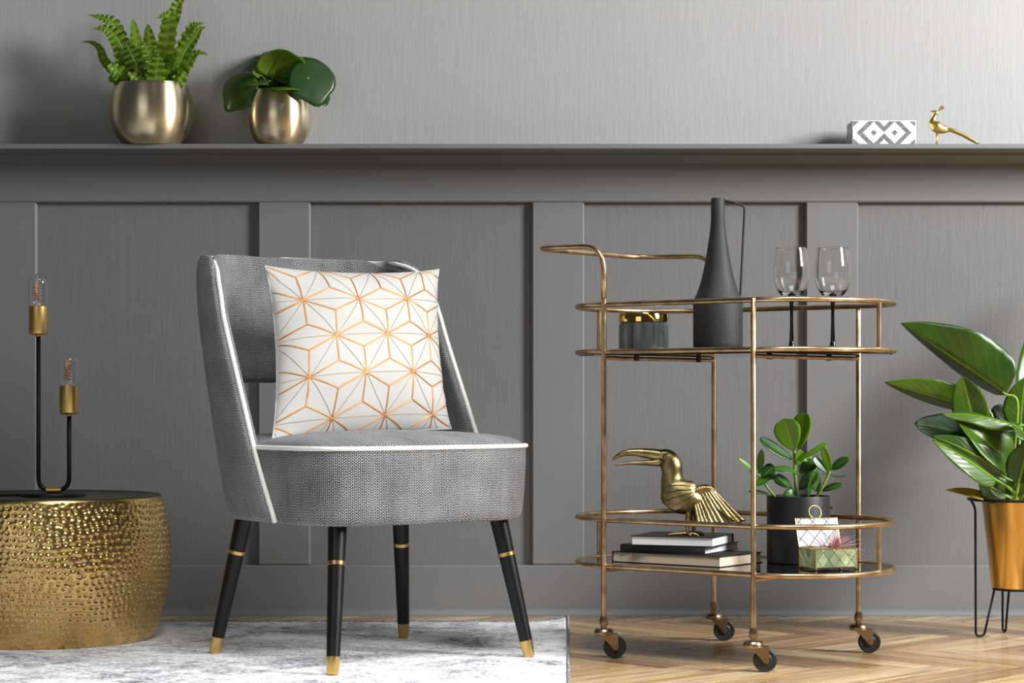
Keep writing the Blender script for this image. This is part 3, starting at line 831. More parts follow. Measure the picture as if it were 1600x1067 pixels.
def wineglass(loc, label):
    t = thing('wine_glass', label, 'glass', loc, 0, 'wine glasses on the bar trolley')
    mb = MB(); mb.lathe([(0.001, 0.0), (0.034, 0.0), (0.0342, 0.0012), (0.026, 0.003), (0.014, 0.0065), (0.0085, 0.011), (0.0062, 0.018), (0.0048, 0.03), (0.0038, 0.06), (0.0036, 0.09), (0.0048, 0.108), (0.0072, 0.117), (0.0065, 0.1215), (0.001, 0.123)], 40)
    part('stem', mb, M['stem_black'], t, 60, label='black glass stem and foot')
    outer = [(0.001, 0.1165), (0.0095, 0.1175), (0.0195, 0.1225), (0.0285, 0.132), (0.0355, 0.146), (0.0392, 0.162), (0.0400, 0.176), (0.0388, 0.192), (0.0358, 0.212), (0.0335, 0.2275)]
    op = [(p.x, p.y) for p in spline([(r, z, 0) for r, z in outer], 4)]
    inner = [(0.0326, 0.2275), (0.0349, 0.212), (0.0378, 0.192), (0.0390, 0.176), (0.0381, 0.162), (0.0343, 0.147), (0.0270, 0.1345), (0.0170, 0.1285), (0.0080, 0.1265), (0.001, 0.1260)]
    ip = [(p.x, p.y) for p in spline([(r, z, 0) for r, z in inner], 4)]
    mb = MB(); mb.lathe(op+[(0.0331, 0.2281)]+ip, 48, cap0=False, cap1=False)
    part('bowl', mb, M['wine'], t, 180)
wineglass(TP(0.097, 0.085, SH1), 'clear wine glass with black stem, the one nearer the black jug')
wineglass(TP(0.167, 0.140, SH1), 'clear wine glass with black stem, the one nearer the potted floor plant')

# ---------------------------------------------------------------- books and toucan
def book(corner, ang, L_, D_, th, z, pages_m, label, spine):
    """corner = corner nearest the viewer; long edge runs along ang+180, short edge along ang+90"""
    a = math.radians(ang)
    t = thing('book', label, 'book', (corner[0], corner[1], z), a, 'books stacked on the lower shelf')
    ct = 0.0017
    mb = MB(); mb.box((-L_/2, D_/2, ct/2), (L_, D_, ct), bev=0.0005); mb.box((-L_/2, D_/2, th-ct/2), (L_, D_, ct), bev=0.0005)
    if spine == 'front': mb.box((-L_/2, ct/2, th/2), (L_, ct, th), bev=0.0005)
    elif spine == 'left': mb.box((-L_+ct/2, D_/2, th/2), (ct, D_, th), bev=0.0005)
    else: mb.box((-L_/2, D_-ct/2, th/2), (L_, ct, th), bev=0.0005)
    part('cover', mb, M['book_black'], t, 30)
    i = 0.0032
    x0, x1, y0, y1 = -L_+i, -i, i, D_-i
    if spine == 'front': y0 = ct
    if spine == 'left': x0 = -L_+ct
    if spine == 'back': y1 = D_-ct
    mb = MB(); mb.box(((x0+x1)/2, (y0+y1)/2, th/2), (x1-x0, y1-y0, th-2*ct)); part('page_block', mb, pages_m, t, 0)
    return t
b1 = book((0.440, -0.965), -36.5, 0.275, 0.178, 0.0235, SH0, M['pages_cream'], 'large black hardback with cream page edges at the bottom of the pile', 'left')
b2 = book((0.4125, -0.912), -28, 0.200, 0.195, 0.0165, SH0+0.0235, M['pages_white'], 'thin black hardback showing its spine in the middle of the pile', 'front')
b3 = book((0.4300, -0.920), -21, 0.186, 0.165, 0.0205, SH0+0.040, M['pages_white'], 'black hardback with white page edges on top of the pile under the toucan', 'back')
ZB = SH0+0.0605

def toucan():
    K = 0.000286
    loc = Vector(((1072-800)*4.72/F, 4.72-CAMD, ZB))
    t = thing('toucan_figurine', 'cast brass toucan figurine with long curved open bill on the book pile', 'figurine', loc)
    q = lambda zx, zy, y=0.0: Vector(((zx-650)*K, y, (737-zy)*K))
    def loft(mb, rows, seg=20, sub=5):
        c = spline([(r[0], r[1], 0) for r in rows], sub); rad = spline([(r[2], r[3], 0) for r in rows], sub)
        rg = []
        for i, p in enumerate(c):
            a = c[max(i-1, 0)]; b = c[min(i+1, len(c)-1)]; tg = (b-a).normalized(); nx = Vector((-tg.y, tg.x, 0))
            r0, r1 = max(rad[i].x, 0.5), max(rad[i].y, 0.5)
            rg.append([q(p.x+nx.x*r0*math.cos(2*PI*j/seg), p.y+nx.y*r0*math.cos(2*PI*j/seg), r1*K*math.sin(2*PI*j/seg)) for j in range(seg)])
        mb.rings(rg)
    mb = MB()
    loft(mb, [(905, 560, 12, 20), (840, 520, 42, 50), (760, 485, 78, 82), (690, 465, 118, 108), (620, 435, 140, 118), (572, 385, 122, 108), (548, 325, 92, 88), (545, 270, 80, 76), (540, 215, 84, 74), (520, 165, 78, 68), (490, 135, 58, 56), (455, 128, 40, 46), (425, 135, 30, 36)], 28)
    part('body', mb, M['toucan'], t, 180)
    mb = MB(); loft(mb, [(460, 130, 46, 44), (400, 122, 43, 38), (330, 113, 37, 32), (250, 106, 28, 26), (180, 114, 22, 21), (130, 136, 16, 15), (100, 158, 10, 9), (88, 172, 3, 3)], 20); part('upper_bill', mb, M['toucan'], t, 180)
    mb = MB(); loft(mb, [(455, 182, 34, 34), (400, 186, 24, 26), (330, 187, 19, 22), (250, 187, 15, 19), (180, 192, 11, 14), (130, 202, 7, 8), (108, 206, 2, 3)], 20); part('lower_bill', mb, M['toucan'], t, 180)
    for s_ in (-1, 1):
        e = MB()
        for r, y in ((24, 57), (11, 62)):
            e.tube([q(492+r*math.cos(a), 137+r*math.sin(a), s_*(y+1)*K) for a in [2*PI*i/20 for i in range(20)]], 0.0014, 6, closed=True)
        part('eye', e, M['toucan'], t, 180)
        # wing: overlapping feather rows over the shoulder
        wg = MB()
        rows = []
        Fc = spline([(575, 322, 0), (515, 350, 0), (476, 395, 0), (464, 440, 0), (478, 490, 0), (520, 528, 0), (560, 540, 0)], 8)
        Gc = spline([(712, 346, 0), (716, 358, 0), (716, 372, 0), (714, 388, 0), (710, 404, 0), (704, 424, 0), (696, 446, 0)], 8)
        for i in range(len(Fc)):
            a = i/(len(Fc)-1); row = []
            for j in range(21):
                b = j/20
                p = Fc[i].lerp(Gc[i], b); zx = p.x; zy = p.y+26*math.sin(PI*b)*(a-0.2)
                rid = 13.0*((a*5.0+0.25*math.sin(PI*b)) % 1.0)*(1-0.5*b)
                dome = 120*math.sqrt(max(0.02, 1-((zx-610)/175)**2))*math.sqrt(max(0.05, 1-((zy-440)/215)**2))
                row.append(q(zx, zy, s_*(max(dome, 60*b)+5+rid)*K))
            rows.append(row)
        wg.grid(rows); w_o = part('wing', wg, M['toucan'], t, 50); solid(w_o, 0.002, 0)
        fn = MB(); rows = []
        topc = [(688, 420), (705, 385), (745, 360), (790, 352), (828, 358)]; botc = [(722, 640), (800, 655), (900, 657), (1005, 648), (1092, 622)]
        tp = spline([(*p, 0) for p in topc], 10); bp = spline([(*p, 0) for p in botc], 10)
        for i in range(15):
            a = i/14; row = []
            for j in range(len(tp)):
                p = tp[j].lerp(bp[j], a); b = j/(len(tp)-1)
                rid = 4*abs(math.sin(b*PI*10))*(0.4+a)
                y = 88-52*b*(1-a)+ (26*a*a) - 30*b*b*a + rid + (14 if a < 0.08 else 0)
                row.append(q(p.x, p.y+3*math.sin(b*PI*10)*a, s_*y*K))
            rows.append(row)
        fn.grid(rows); f_o = part('wing_fan', fn, M['toucan'], t, 60); solid(f_o, 0.0022, 0)
        lx = 0 if s_ < 0 else 55
        lg = MB(); lg.tube(spline([q(668+lx*0.5, 545, s_*42*K), q(668+lx*0.7, 600, s_*44*K), q(660+lx, 640, s_*46*K), q(655+lx, 700, s_*46*K), q(655+lx, 726, s_*46*K)], 4), [0.0085]*3+[0.0075]*4+[0.005]*4+[0.0042]*5+[0.005], 12)
        for dx, dy in ((-165, 20), (80, -26), (85, 30), (20, 55)):
            lg.tube(spline([q(655+lx, 718, s_*46*K), q(655+lx+dx*0.5, 722, s_*(46+dy*0.5)*K), q(655+lx+dx, 732, s_*(46+dy)*K)], 4), [0.0046, 0.0044, 0.004, 0.004, 0.0042, 0.0042, 0.0036, 0.0024, 0.0012], 10)
        part('leg', lg, M['toucan'], t, 180)
    tl = MB(); rows = []
    for i in range(8):
        a = i/7
        rows.append([q(800+(1010-800)*a, 470+150*a+ (5*abs(math.sin(b*PI*5))), (b-0.5)*(120+150*a)*K) for b in [j/20 for j in range(21)]])
    tl.grid(rows); o = part('tail', tl, M['toucan'], t, 60); solid(o, 0.002, 0)
toucan()

# ---------------------------------------------------------------- leaf builder
def leaf_mesh(base, tip, width, up, bend=0.0, fold=0.12, a=0.6, b=0.8, wave=0.0, nw=3.0, n=16, m=8, droop=0.0, ph=0.0, path=None, side_bend=0.0):
    """one leaf blade as its own mesh; up = the way its face looks"""
    base, tip, up = Vector(base), Vector(tip), Vector(up)
    ax = tip-base; Ln = ax.length
    sd0 = ax.cross(up).normalized(); nr0 = sd0.cross(ax).normalized()
    tm = a/(a+b); pk = (tm**a)*((1-tm)**b)
    if path: pts = spline(path, max(2, n//(len(path)-1))); n = len(pts)-1
    else: pts = [base+ax*(i/n)+nr0*(bend*Ln*4*(i/n)*(1-i/n))+sd0*(side_bend*Ln*4*(i/n)*(1-i/n))+Vector((0, 0, -droop*Ln*(i/n)**2.5)) for i in range(n+1)]
    rows = []
    for i in range(n+1):
        t = i/n; tg = (pts[min(i+1, n)]-pts[max(i-1, 0)]).normalized()
        sd = tg.cross(up); sd = sd.normalized() if sd.length > 1e-4 else sd0
        nr = sd.cross(tg).normalized()
        wd = width/2*((max(t, 0.0)**a)*(max(1-t, 0)**b)/pk) if 0 < t < 1 else 0.0006
        row = []
        for j in range(m+1):
            s_ = -1+2*j/m
            wv = wave*width*math.sin(nw*2*PI*t+ph+(0.9 if s_ > 0 else 0))*abs(s_)**1.5
            fo_ = fold if isinstance(fold, (int, float)) else (fold[0] if s_ < 0 else fold[1]); kk = 1/math.sqrt(1+fo_*fo_)
            row.append(pts[i]+sd*(s_*wd*kk)+nr*(fo_*abs(s_)*wd*kk+wv*(wd*2/width)))
        rows.append(row)
    mb = MB(); mb.grid(rows, uv=lambda i, j: (i/n, j/m))
    return mb
CAMUP = Vector((0, -1, 0.25))

# ---------------------------------------------------------------- fern pot on the ledge
LZ = 1.189
def bowl_pot(t, prof, rim_in):
    sp = [(p.x, p.y) for p in spline([(r, z, 0) for r, z in prof], 6)]
    inner = [(r-0.003, z) for r, z in reversed(sp) if z > 0.02]
    mb = MB(); mb.lathe([(0.001, 0)]+sp+inner+[(0.001, 0.02)], 96, cap0=False, cap1=False)
    part('pot', mb, M['brushed'], t, 50, label='brushed champagne brass bowl pot')
    zt = prof[-1][1]-0.012
    mb = MB(); mb.lathe([(0.001, zt), (rim_in, zt)], 48, cap0=False, cap1=False); part('soil', mb, M['soil'], t)
def fern():
    d0 = 5.458; loc = Vector(((237-800)*d0/F, d0-CAMD, LZ))
    t = thing('potted_fern', 'wavy-fronded fern in the larger brushed brass bowl on the wall ledge', 'potted plant', loc)
    bowl_pot(t, [(0.056, 0.0), (0.068, 0.003), (0.088, 0.022), (0.100, 0.05), (0.1045, 0.082), (0.103, 0.112), (0.097, 0.140), (0.093, 0.1525)], 0.094)
    rnd = random.Random(5)
    # (px control points from base to tip, width px, depth offset at base and tip)
    fr = [([(206, 140), (196, 98), (186, 62), (176, 36), (160, 28), (137, 23)], 30, -0.02, -0.03),
          ([(212, 140), (203, 104), (192, 76), (178, 54), (163, 44), (144, 46)], 34, -0.04, -0.05),
          ([(198, 140), (178, 112), (163, 95), (156, 76), (142, 66), (126, 66)], 16, -0.01, 0.0),
          ([(208, 142), (194, 122), (182, 110), (168, 102)], 28, -0.04, -0.07),
          ([(222, 142), (219, 105), (213, 68), (208, 30)], 24, -0.03, -0.03),
          ([(226, 142), (216, 108), (205, 84), (196, 66)], 32, -0.05, -0.06),
          ([(232, 142), (235, 104), (234, 70), (231, 38)], 28, -0.02, -0.02),
          ([(240, 142), (238, 110), (232, 84), (224, 66)], 28, -0.05, -0.05),
          ([(246, 142), (254, 98), (261, 62), (264, 30), (258, 24), (244, 29)], 34, -0.05, -0.06),
          ([(248, 142), (258, 80), (268, 34), (274, 16), (277, 4), (286, -10)], 16, -0.01, -0.02),
          ([(262, 60), (272, 25), (277, 8), (284, -1), (290, -12)], 20, -0.02, -0.02),
          ([(256, 142), (272, 104), (286, 72), (299, 44), (308, 38), (320, 36)], 22, -0.01, -0.02),
          ([(258, 142), (276, 108), (290, 78), (303, 60), (312, 46), (322, 42)], 24, -0.04, -0.05),
          ([(262, 142), (278, 120), (292, 100), (302, 86), (312, 82), (326, 86)], 22, -0.03, -0.05),
          ([(242, 142), (244, 118), (246, 98), (248, 84)], 28, -0.08, -0.085),
          ([(226, 142), (218, 128), (210, 120), (200, 114)], 22, -0.06, -0.07),
          ([(268, 142), (278, 128), (286, 118), (290, 112)], 22, -0.05, -0.05),
          ([(200, 142), (190, 130), (178, 124), (168, 126)], 20, -0.03, -0.05)]
    for i in range(26):
        b = rnd.uniform(196, 276); lean = (b-237)/40
        h = rnd.uniform(30, 74); fr.append(([(b, 142), (b+lean*8+rnd.uniform(-4, 4), 142-h*0.5), (b+lean*22+rnd.uniform(-8, 8), 142-h)], rnd.uniform(18, 30), rnd.uniform(-0.07, 0.05), rnd.uniform(-0.08, 0.05)))
    for i, (pp, wpx, y0, y1) in enumerate(fr):
        n_ = len(pp)
        path = [W(x, y, d0+y0+(y1-y0)*k/(n_-1))-loc for k, (x, y) in enumerate(pp)]
        up = Vector((rnd.uniform(-0.35, 0.35), -1, rnd.uniform(0.0, 0.5)))
        L_ = sum((q-p).length for p, q in zip(path, path[1:]))
        mb = leaf_mesh(path[0], path[-1], wpx*d0/F, up, fold=rnd.uniform(-0.1, 0.25), a=0.30, b=(1.0 if n_ >= 5 else 0.6), wave=rnd.uniform(0.12, 0.24), nw=L_/0.0165, n=64, m=8, ph=rnd.uniform(0, 6), path=path)
        part('frond', mb, M['fern'], t, 180)
fern()

def pilea():
    d0 = 5.46; loc = Vector(((437-800)*d0/F, d0-CAMD, LZ))
    t = thing('potted_pilea', 'round-leaved green plant in the smaller brushed brass bowl on the wall ledge', 'potted plant', loc)
    bowl_pot(t, [(0.044, 0.0), (0.052, 0.003), (0.066, 0.018), (0.077, 0.043), (0.0808, 0.072), (0.077, 0.102), (0.070, 0.124), (0.064, 0.1385)], 0.066)
    P = lambda x, y, dy: W(x, y, d0+dy)-loc
    def disc(c, r, nrm, tipdir, mat, cup=0.12, lobe=0.34, stretch=1.0):
        nrm = Vector(nrm).normalized(); tp = Vector(tipdir); tp = (tp-nrm*tp.dot(nrm)).normalized(); sd = tp.cross(nrm)
        mb = MB(); N, K_ = 36, 7
        rows = []
        for i in range(K_+1):
            f = i/K_; row = []
            for j in range(N+1):
                a = 2*PI*j/N
                rad = r*(1+lobe*max(0, math.cos(a))**12-0.06*math.cos(2*a)-0.05*math.cos(3*a))*f
                x, y = rad*math.cos(a)*stretch, rad*math.sin(a)
                z = -cup*r*f*f + 0.02*r*f*f*math.sin(3*a+r*300)
                row.append(c+tp*x+sd*y+nrm*z)
            rows.append(row)
        mb.grid(rows, uv=lambda i, j: (0.4, 0.85))
        bmesh.ops.remove_doubles(mb.bm, verts=mb.bm.verts, dist=1e-6)
        return solid(part('leaf', mb, mat, t, 180), 0.0012, 0)
    def stem(c, b):
        mid = (c+b)/2+Vector((0, 0, 0.01)); o = part('petiole', MB().tube(spline([b, mid, c], 6), 0.0016, 8), M['stem_dark'], t, 180); return o
    px = d0/F
    # (centre px, dy, radius px, normal, tip direction, material, cup)
    LV = [((372, 138), -0.02, 33, (-0.45, -0.80, 0.25), (-0.5, 0, -0.6), 'pilea', 0.25),
          ((434, 94), -0.05, 34, (0.12, -0.50, -0.80), (0.95, 0, 0.0), 'pilea_light', -0.30),
          ((450, 92), 0.03, 32, (0.35, -0.55, 0.75), (0.6, 0, -0.5), 'pilea', 0.15),
          ((487, 124), -0.05, 36, (0.35, -0.95, 0.18), (0.25, 0, -1.0), 'pilea', 0.05),
          ((476, 104), 0.0, 20, (0.1, -0.8, 0.5), (0.5, 0, 0.4), 'pilea_light', 0.1),
          ((395, 108), 0.0, 26, (-0.6, -0.75, 0.3), (-0.4, 0, -0.6), 'pilea', 0.2),
          ((408, 131), -0.065, 17, (-0.2, -0.30, 0.95), (-0.9, -0.2, -0.2), 'pilea_light', -0.1),
          ((440, 136), -0.07, 24, (0.0, -0.16, 1.0), (0.9, -0.2, -0.05), 'pilea_light', 0.15),
          ((446, 125), -0.02, 14, (0.3, -0.4, 0.8), (-0.9, 0, -0.2), 'pilea_light', 0.1),
          ((428, 86), 0.05, 24, (0, -0.5, 0.8), (-0.3, 0, 0.8), 'pilea', 0.2),
          ((500, 148), -0.01, 17, (0.5, -0.7, 0.5), (0.35, 0, -0.9), 'pilea', 0.1),
          ((416, 122), 0.01, 22, (-0.1, -0.7, 0.6), (-0.5, 0, -0.4), 'pilea', 0.1),
          ((438, 118), 0.03, 24, (0.1, -0.8, 0.5), (0.2, 0, -0.6), 'pilea', 0.1),
          ((462, 118), 0.03, 24, (0.3, -0.8, 0.4), (0.4, 0, -0.6), 'pilea', 0.1),
          ((400, 112), -0.04, 9, (0.6, -0.6, 0.2), (0.1, 0, -1), 'pilea_light', -0.3)]
    rnd = random.Random(2)
    for (c, dy, r, nr, tp, mk, cup) in LV:
        cc = P(c[0], c[1], dy); disc(cc, r*px, nr, tp, M[mk], cup)
        b = Vector((rnd.uniform(-0.025, 0.025), rnd.uniform(-0.025, 0.025), 0.128)); stem(cc-Vector(nr).normalized()*0.0008, b)
    mb = MB(); mb.lathe([(0.0004, 0.0), (0.0034, 0.0), (0.002, 0.0009), (0.0004, 0.001)], 14)
    e = part('leaf_eye', mb, M['stem'], t, 180); e.location = P(481, 122, -0.0535); e.rotation_euler = (PI/2-0.2, 0, 0.3)
pilea()

# ---------------------------------------------------------------- inlay box and peacock on the ledge
def clip_poly(poly, x0, x1, z0, z1):
    for ax_, lim, sg in ((0, x0, 1), (0, x1, -1), (1, z0, 1), (1, z1, -1)):
        out = []
        for i in range(len(poly)):
            p, q = poly[i], poly[(i+1) % len(poly)]
            ip, iq = sg*(p[ax_]-lim) >= -1e-9, sg*(q[ax_]-lim) >= -1e-9
            if ip: out.append(p)
            if ip != iq:
                f = (lim-p[ax_])/(q[ax_]-p[ax_]); out.append((p[0]+f*(q[0]-p[0]), p[1]+f*(q[1]-p[1])))
        poly = out
        if len(poly) < 3: return None
    return poly
def inlay_box():
    x0, x1, y0, y1, h = 0.850, 1.0086, -0.133, -0.043, 0.061
    t = thing('trinket_box', 'rectangular white and grey diamond-inlay box on the ledge', 'box', ((x0+x1)/2, (y0+y1)/2, LZ))
    wx, wy = (x1-x0), (y1-y0)
    part('body', MB().box((0, 0, h/2), (wx, wy, h), bev=0.001), M['inlay_white'], t, 30)
    def prism(poly, th, face, mat):
        mb = MB()
        if face == 'front': f = lambda p, o_: Vector((p[0], -wy/2-o_, p[1]))
        elif face == 'left': f = lambda p, o_: Vector((-wx/2-o_, p[0], p[1]))
        else: f = lambda p, o_: Vector((p[0], p[1], h+o_))
        mb.rings([[f(p, -0.0004) for p in poly], [f(p, th) for p in poly]])
        part('inlay_tile', mb, mat, t, 0)
    dw, dh = 0.052, 0.052
    def band(cx, cz, ri, ro):           # diamond ring as four strips
        out = []
        d = [(1, 0), (0, 1), (-1, 0), (0, -1)]
        for i in range(4):
            a, b = d[i], d[(i+1) % 4]
            out.append([(cx+a[0]*ri*dw, cz+a[1]*ri*dh), (cx+b[0]*ri*dw, cz+b[1]*ri*dh), (cx+b[0]*ro*dw, cz+b[1]*ro*dh), (cx+a[0]*ro*dw, cz+a[1]*ro*dh)])
        return out
    for face, hx in (('front', wx/2), ('left', wy/2)):
        cs = (-0.0262, 0.0262) if face == 'front' else (0.0,)
        k = 1.0 if face == 'front' else 0.7
        for cx in cs:
            polys = band(cx, h/2, 0.53, 0.80) + [[(cx+a*0.0075, h/2+b*0.0075) for a, b in ((1, 0), (0, 1), (-1, 0), (0, -1))]]
            if face == 'front': polys = [p for p in polys]
            for p in polys:
                p = clip_poly(p, -hx+0.002, hx-0.002, 0.002, h-0.002)
                if not p: continue
                if face == 'front' and len(cs) == 2:
                    p = clip_poly(p, -hx+0.002 if cx < 0 else 0.0, 0.0 if cx < 0 else hx-0.002, 0.002, h-0.002)
                if p: prism(p, 0.0005, face, M['inlay_grey'])
        for sx in (-1, 1):
            for z_ in (0.002, h-0.002):
                c = (sx*(hx-0.002), z_); zz = 0.013 if z_ < 0.03 else -0.013
                prism([c, (c[0]-sx*0.015, z_), (c[0], z_+zz)], 0.0005, face, M['inlay_grey'])
inlay_box()

def peacock():
    d = 5.475; K = 0.1875*d/F
    loc = Vector(((1463.5-800)*d/F, d-CAMD, LZ))
    t = thing('peacock_figurine', 'small gold peacock figurine with long trailing tail on the ledge', 'figurine', loc)
    base = 430
    q = lambda zx, zy, y=0.0: Vector(((zx-872)*K, y*K, (base-zy)*K))
    def loft(name, rows, seg=16, sub=5, flat=0.85):
        mb = MB(); c = spline([(r[0], r[1], 0) for r in rows], sub); rad = spline([(r[2], 0, 0) for r in rows], sub); rg = []
        for i, p in enumerate(c):
            a, b = c[max(i-1, 0)], c[min(i+1, len(c)-1)]; tg = (b-a).normalized(); nx = Vector((-tg.y, tg.x, 0)); r0 = max(0.4, rad[i].x)
            rg.append([q(p.x+nx.x*r0*math.cos(2*PI*j/seg), p.y+nx.y*r0*math.cos(2*PI*j/seg), r0*flat*math.sin(2*PI*j/seg)) for j in range(seg)])
        mb.rings(rg); return part(name, mb, M['peacock'], t, 180)
    loft('body', [(985, 290, 14), (950, 285, 30), (905, 278, 44), (868, 258, 50), (842, 228, 36), (848, 196, 22), (862, 168, 16), (868, 150, 18), (858, 140, 16), (840, 136, 8), (815, 132, 2)])
    loft('tail', [(940, 280, 16), (1000, 292, 18), (1080, 325, 17), (1150, 362, 17), (1205, 392, 14), (1226, 402, 4)], flat=1.4)
    cr = MB(); cr.rings([[q(880, 140, y), q(890, 132, y), q(936, 112, y), q(928, 92, y), q(910, 84, y), q(884, 126, y)] for y in (-4, 4)])
    part('crest', cr, M['peacock'], t, 0)
    for y in (-14, 14):
        part('leg', MB().tube([q(876, 310, y), q(874, 370, y), q(872, base, y)], [9*K, 6*K, 7*K], 10), M['peacock'], t, 180)
peacock()

# ---------------------------------------------------------------- potted clusia on the lower shelf
def clusia():
    d0 = 4.745; c = Vector(((1247.5-800)*d0/F, d0-CAMD, SH0))
    t = thing('potted_clusia', 'bushy thick-leaved green plant in a black metal pot on the lower trolley shelf', 'potted plant', c)
    R, h = 0.0685, 0.1455
    mb = MB(); mb.lathe([(0.001, 0), (R-0.002, 0), (R, 0.002), (R, h-0.002), (R-0.0008, h), (R-0.0025, h-0.001), (R-0.003, 0.02), (0.001, 0.02)], 64, cap0=False, cap1=False)
    part('pot', mb, M['black_pot'], t, 40, label='black metal cylinder pot')
    mb = MB(); mb.lathe([(0.001, h-0.012), (R-0.0025, h-0.012)], 40, cap0=False, cap1=False); part('soil', mb, M['soil'], t)
    for z in (0.120, 0.008):
        mb = MB(); mb.tube([(R*0.99, -0.010, z), (R*1.0+0.004, -0.011, z)], 0.0035, 10)
        part('handle_rivet', mb, M['caster_metal'], t)
    P = lambda x, y, dy=0.0: W(x, y, d0+dy)-c
    Z = lambda zx, zy: (1160+zx*0.15, 630+zy*0.15)
    def stemz(pts, r):
        part('stem', MB().tube(spline([P(*Z(x, y), dy) for x, y, dy in pts], 5), r, 10), M['stem'], t, 180)
    stemz([(570, 1010, 0), (555, 850, 0), (545, 640, 0), (540, 500, 0)], 0.0037)
    stemz([(360, 1000, -0.01), (270, 890, -0.02), (185, 770, -0.02), (160, 740, -0.02)], 0.0028)
    stemz([(750, 1000, -0.01), (830, 880, -0.02), (890, 760, -0.02), (910, 710, -0.02)], 0.0030)
    lf = [((535, 500), (430, 160), 262, (-0.35, -1, 0.1), 'clusia_young', 0.9, 0.5, 0, 0.0),
          ((585, 480), (640, 95), 215, (-0.6, -0.9, 0.0), 'clusia_young', 0.8, 0.5, 0.03, 0.0),
          ((520, 585), (180, 365), 120, (0.25, -0.75, 0.7), 'clusia', 0.7, 0.5, -0.02, -0.02),
          ((555, 600), (885, 400), 62, (-0.2, -0.5, -0.5), 'clusia_young', 0.6, 0.4, -0.02, 0.05),
          ((590, 640), (600, 485), 100, (0.3, -1, 0.2), 'clusia_young', 0.7, 0.6, -0.01, 0),
          ((640, 610), (712, 520), 70, (0.3, -0.8, 0.4), 'clusia_young', 0.7, 0.6, 0.02, 0),
          ((590, 725), (752, 605), 110, (0.2, -0.8, 0.5), 'clusia', 0.8, 0.4, 0.01, 0.03),
          ((605, 750), (320, 690), 78, (0.1, -0.6, 0.7), 'clusia', 0.6, 0.4, -0.04, 0.1),
          ((520, 890), (360, 740), 70, (0.4, -0.7, 0.5), 'clusia', 0.7, 0.5, -0.03, 0),
          ((500, 880), (335, 770), 110, (0.3, -0.9, 0.6), 'clusia', 0.7, 0.5, 0.02, 0.05),
          ((590, 900), (790, 720), 110, (-0.4, -0.9, 0.2), 'clusia', 0.8, 0.5, -0.03, 0.1),
          ((790, 920), (735, 705), 120, (0.4, -1, 0.1), 'clusia', 0.7, 0.5, -0.04, -0.05),
          ((690, 985), (690, 820), 80, (0.5, -1, 0.4), 'clusia', 0.6, 0.5, -0.06, 0),
          ((600, 990), (425, 960), 110, (0, -0.9, 0.5), 'clusia', 0.6, 0.5, -0.05, 0.2),
          # right branch
          ((915, 705), (835, 440), 88, (-0.3, -1, 0.1), 'clusia_young', 0.8, 0.7, -0.02, 0),
          ((890, 725), (740, 555), 90, (0.3, -0.9, 0.3), 'clusia', 0.7, 0.4, -0.01, 0.02),
          ((925, 690), (1115, 570), 88, (-0.2, -0.8, 0.5), 'clusia', 0.7, 0.6, -0.02, 0.03),
          ((910, 740), (1085, 745), 36, (0, -0.3, 1), 'clusia', 0.7, 0.6, -0.03, -0.12),
          ((905, 745), (830, 738), 30, (0, -0.3, 1), 'clusia', 0.7, 0.6, -0.02, 0),
          ((830, 915), (1050, 850), 84, (0.1, -0.6, 0.8), 'clusia', 0.6, 0.5, -0.02, 0.06),
          # left branch
          ((175, 740), (203, 475), 62, (-0.2, -1, 0), 'clusia', 0.8, 0.7, -0.03, 0),
          ((195, 780), (335, 655), 110, (0.2, -0.9, 0.4), 'clusia', 0.7, 0.4, 0.01, 0.05),
          ((365, 750), (135, 855), 78, (0.1, -0.7, 0.7), 'clusia', 0.7, 0.5, -0.035, 0.08),
          ((160, 730), (-50, 570), 55, (0.2, -0.8, 0.6), 'clusia_young', 0.7, 0.6, -0.02, 0),
          ((300, 965), (65, 920), 60, (0.1, -0.5, 0.8), 'clusia', 0.6, 0.6, -0.02, 0.05),
          ((175, 760), (80, 700), 60, (0.1, -0.7, 0.6), 'clusia', 0.7, 0.5, 0.0, 0.05)]
    for b, e, wz, up, mk, a, b_, dy, bend in lf:
        mb = leaf_mesh(P(*Z(*b), dy*0.3), P(*Z(*e), dy), wz*(1.3 if mk == 'clusia' else 1.08)*0.15*d0/F, up, bend=bend, fold=0.10, a=a, b=b_, n=14, m=8)
        solid(part('leaf', mb, M[mk], t, 180), 0.0012, 0)
clusia()

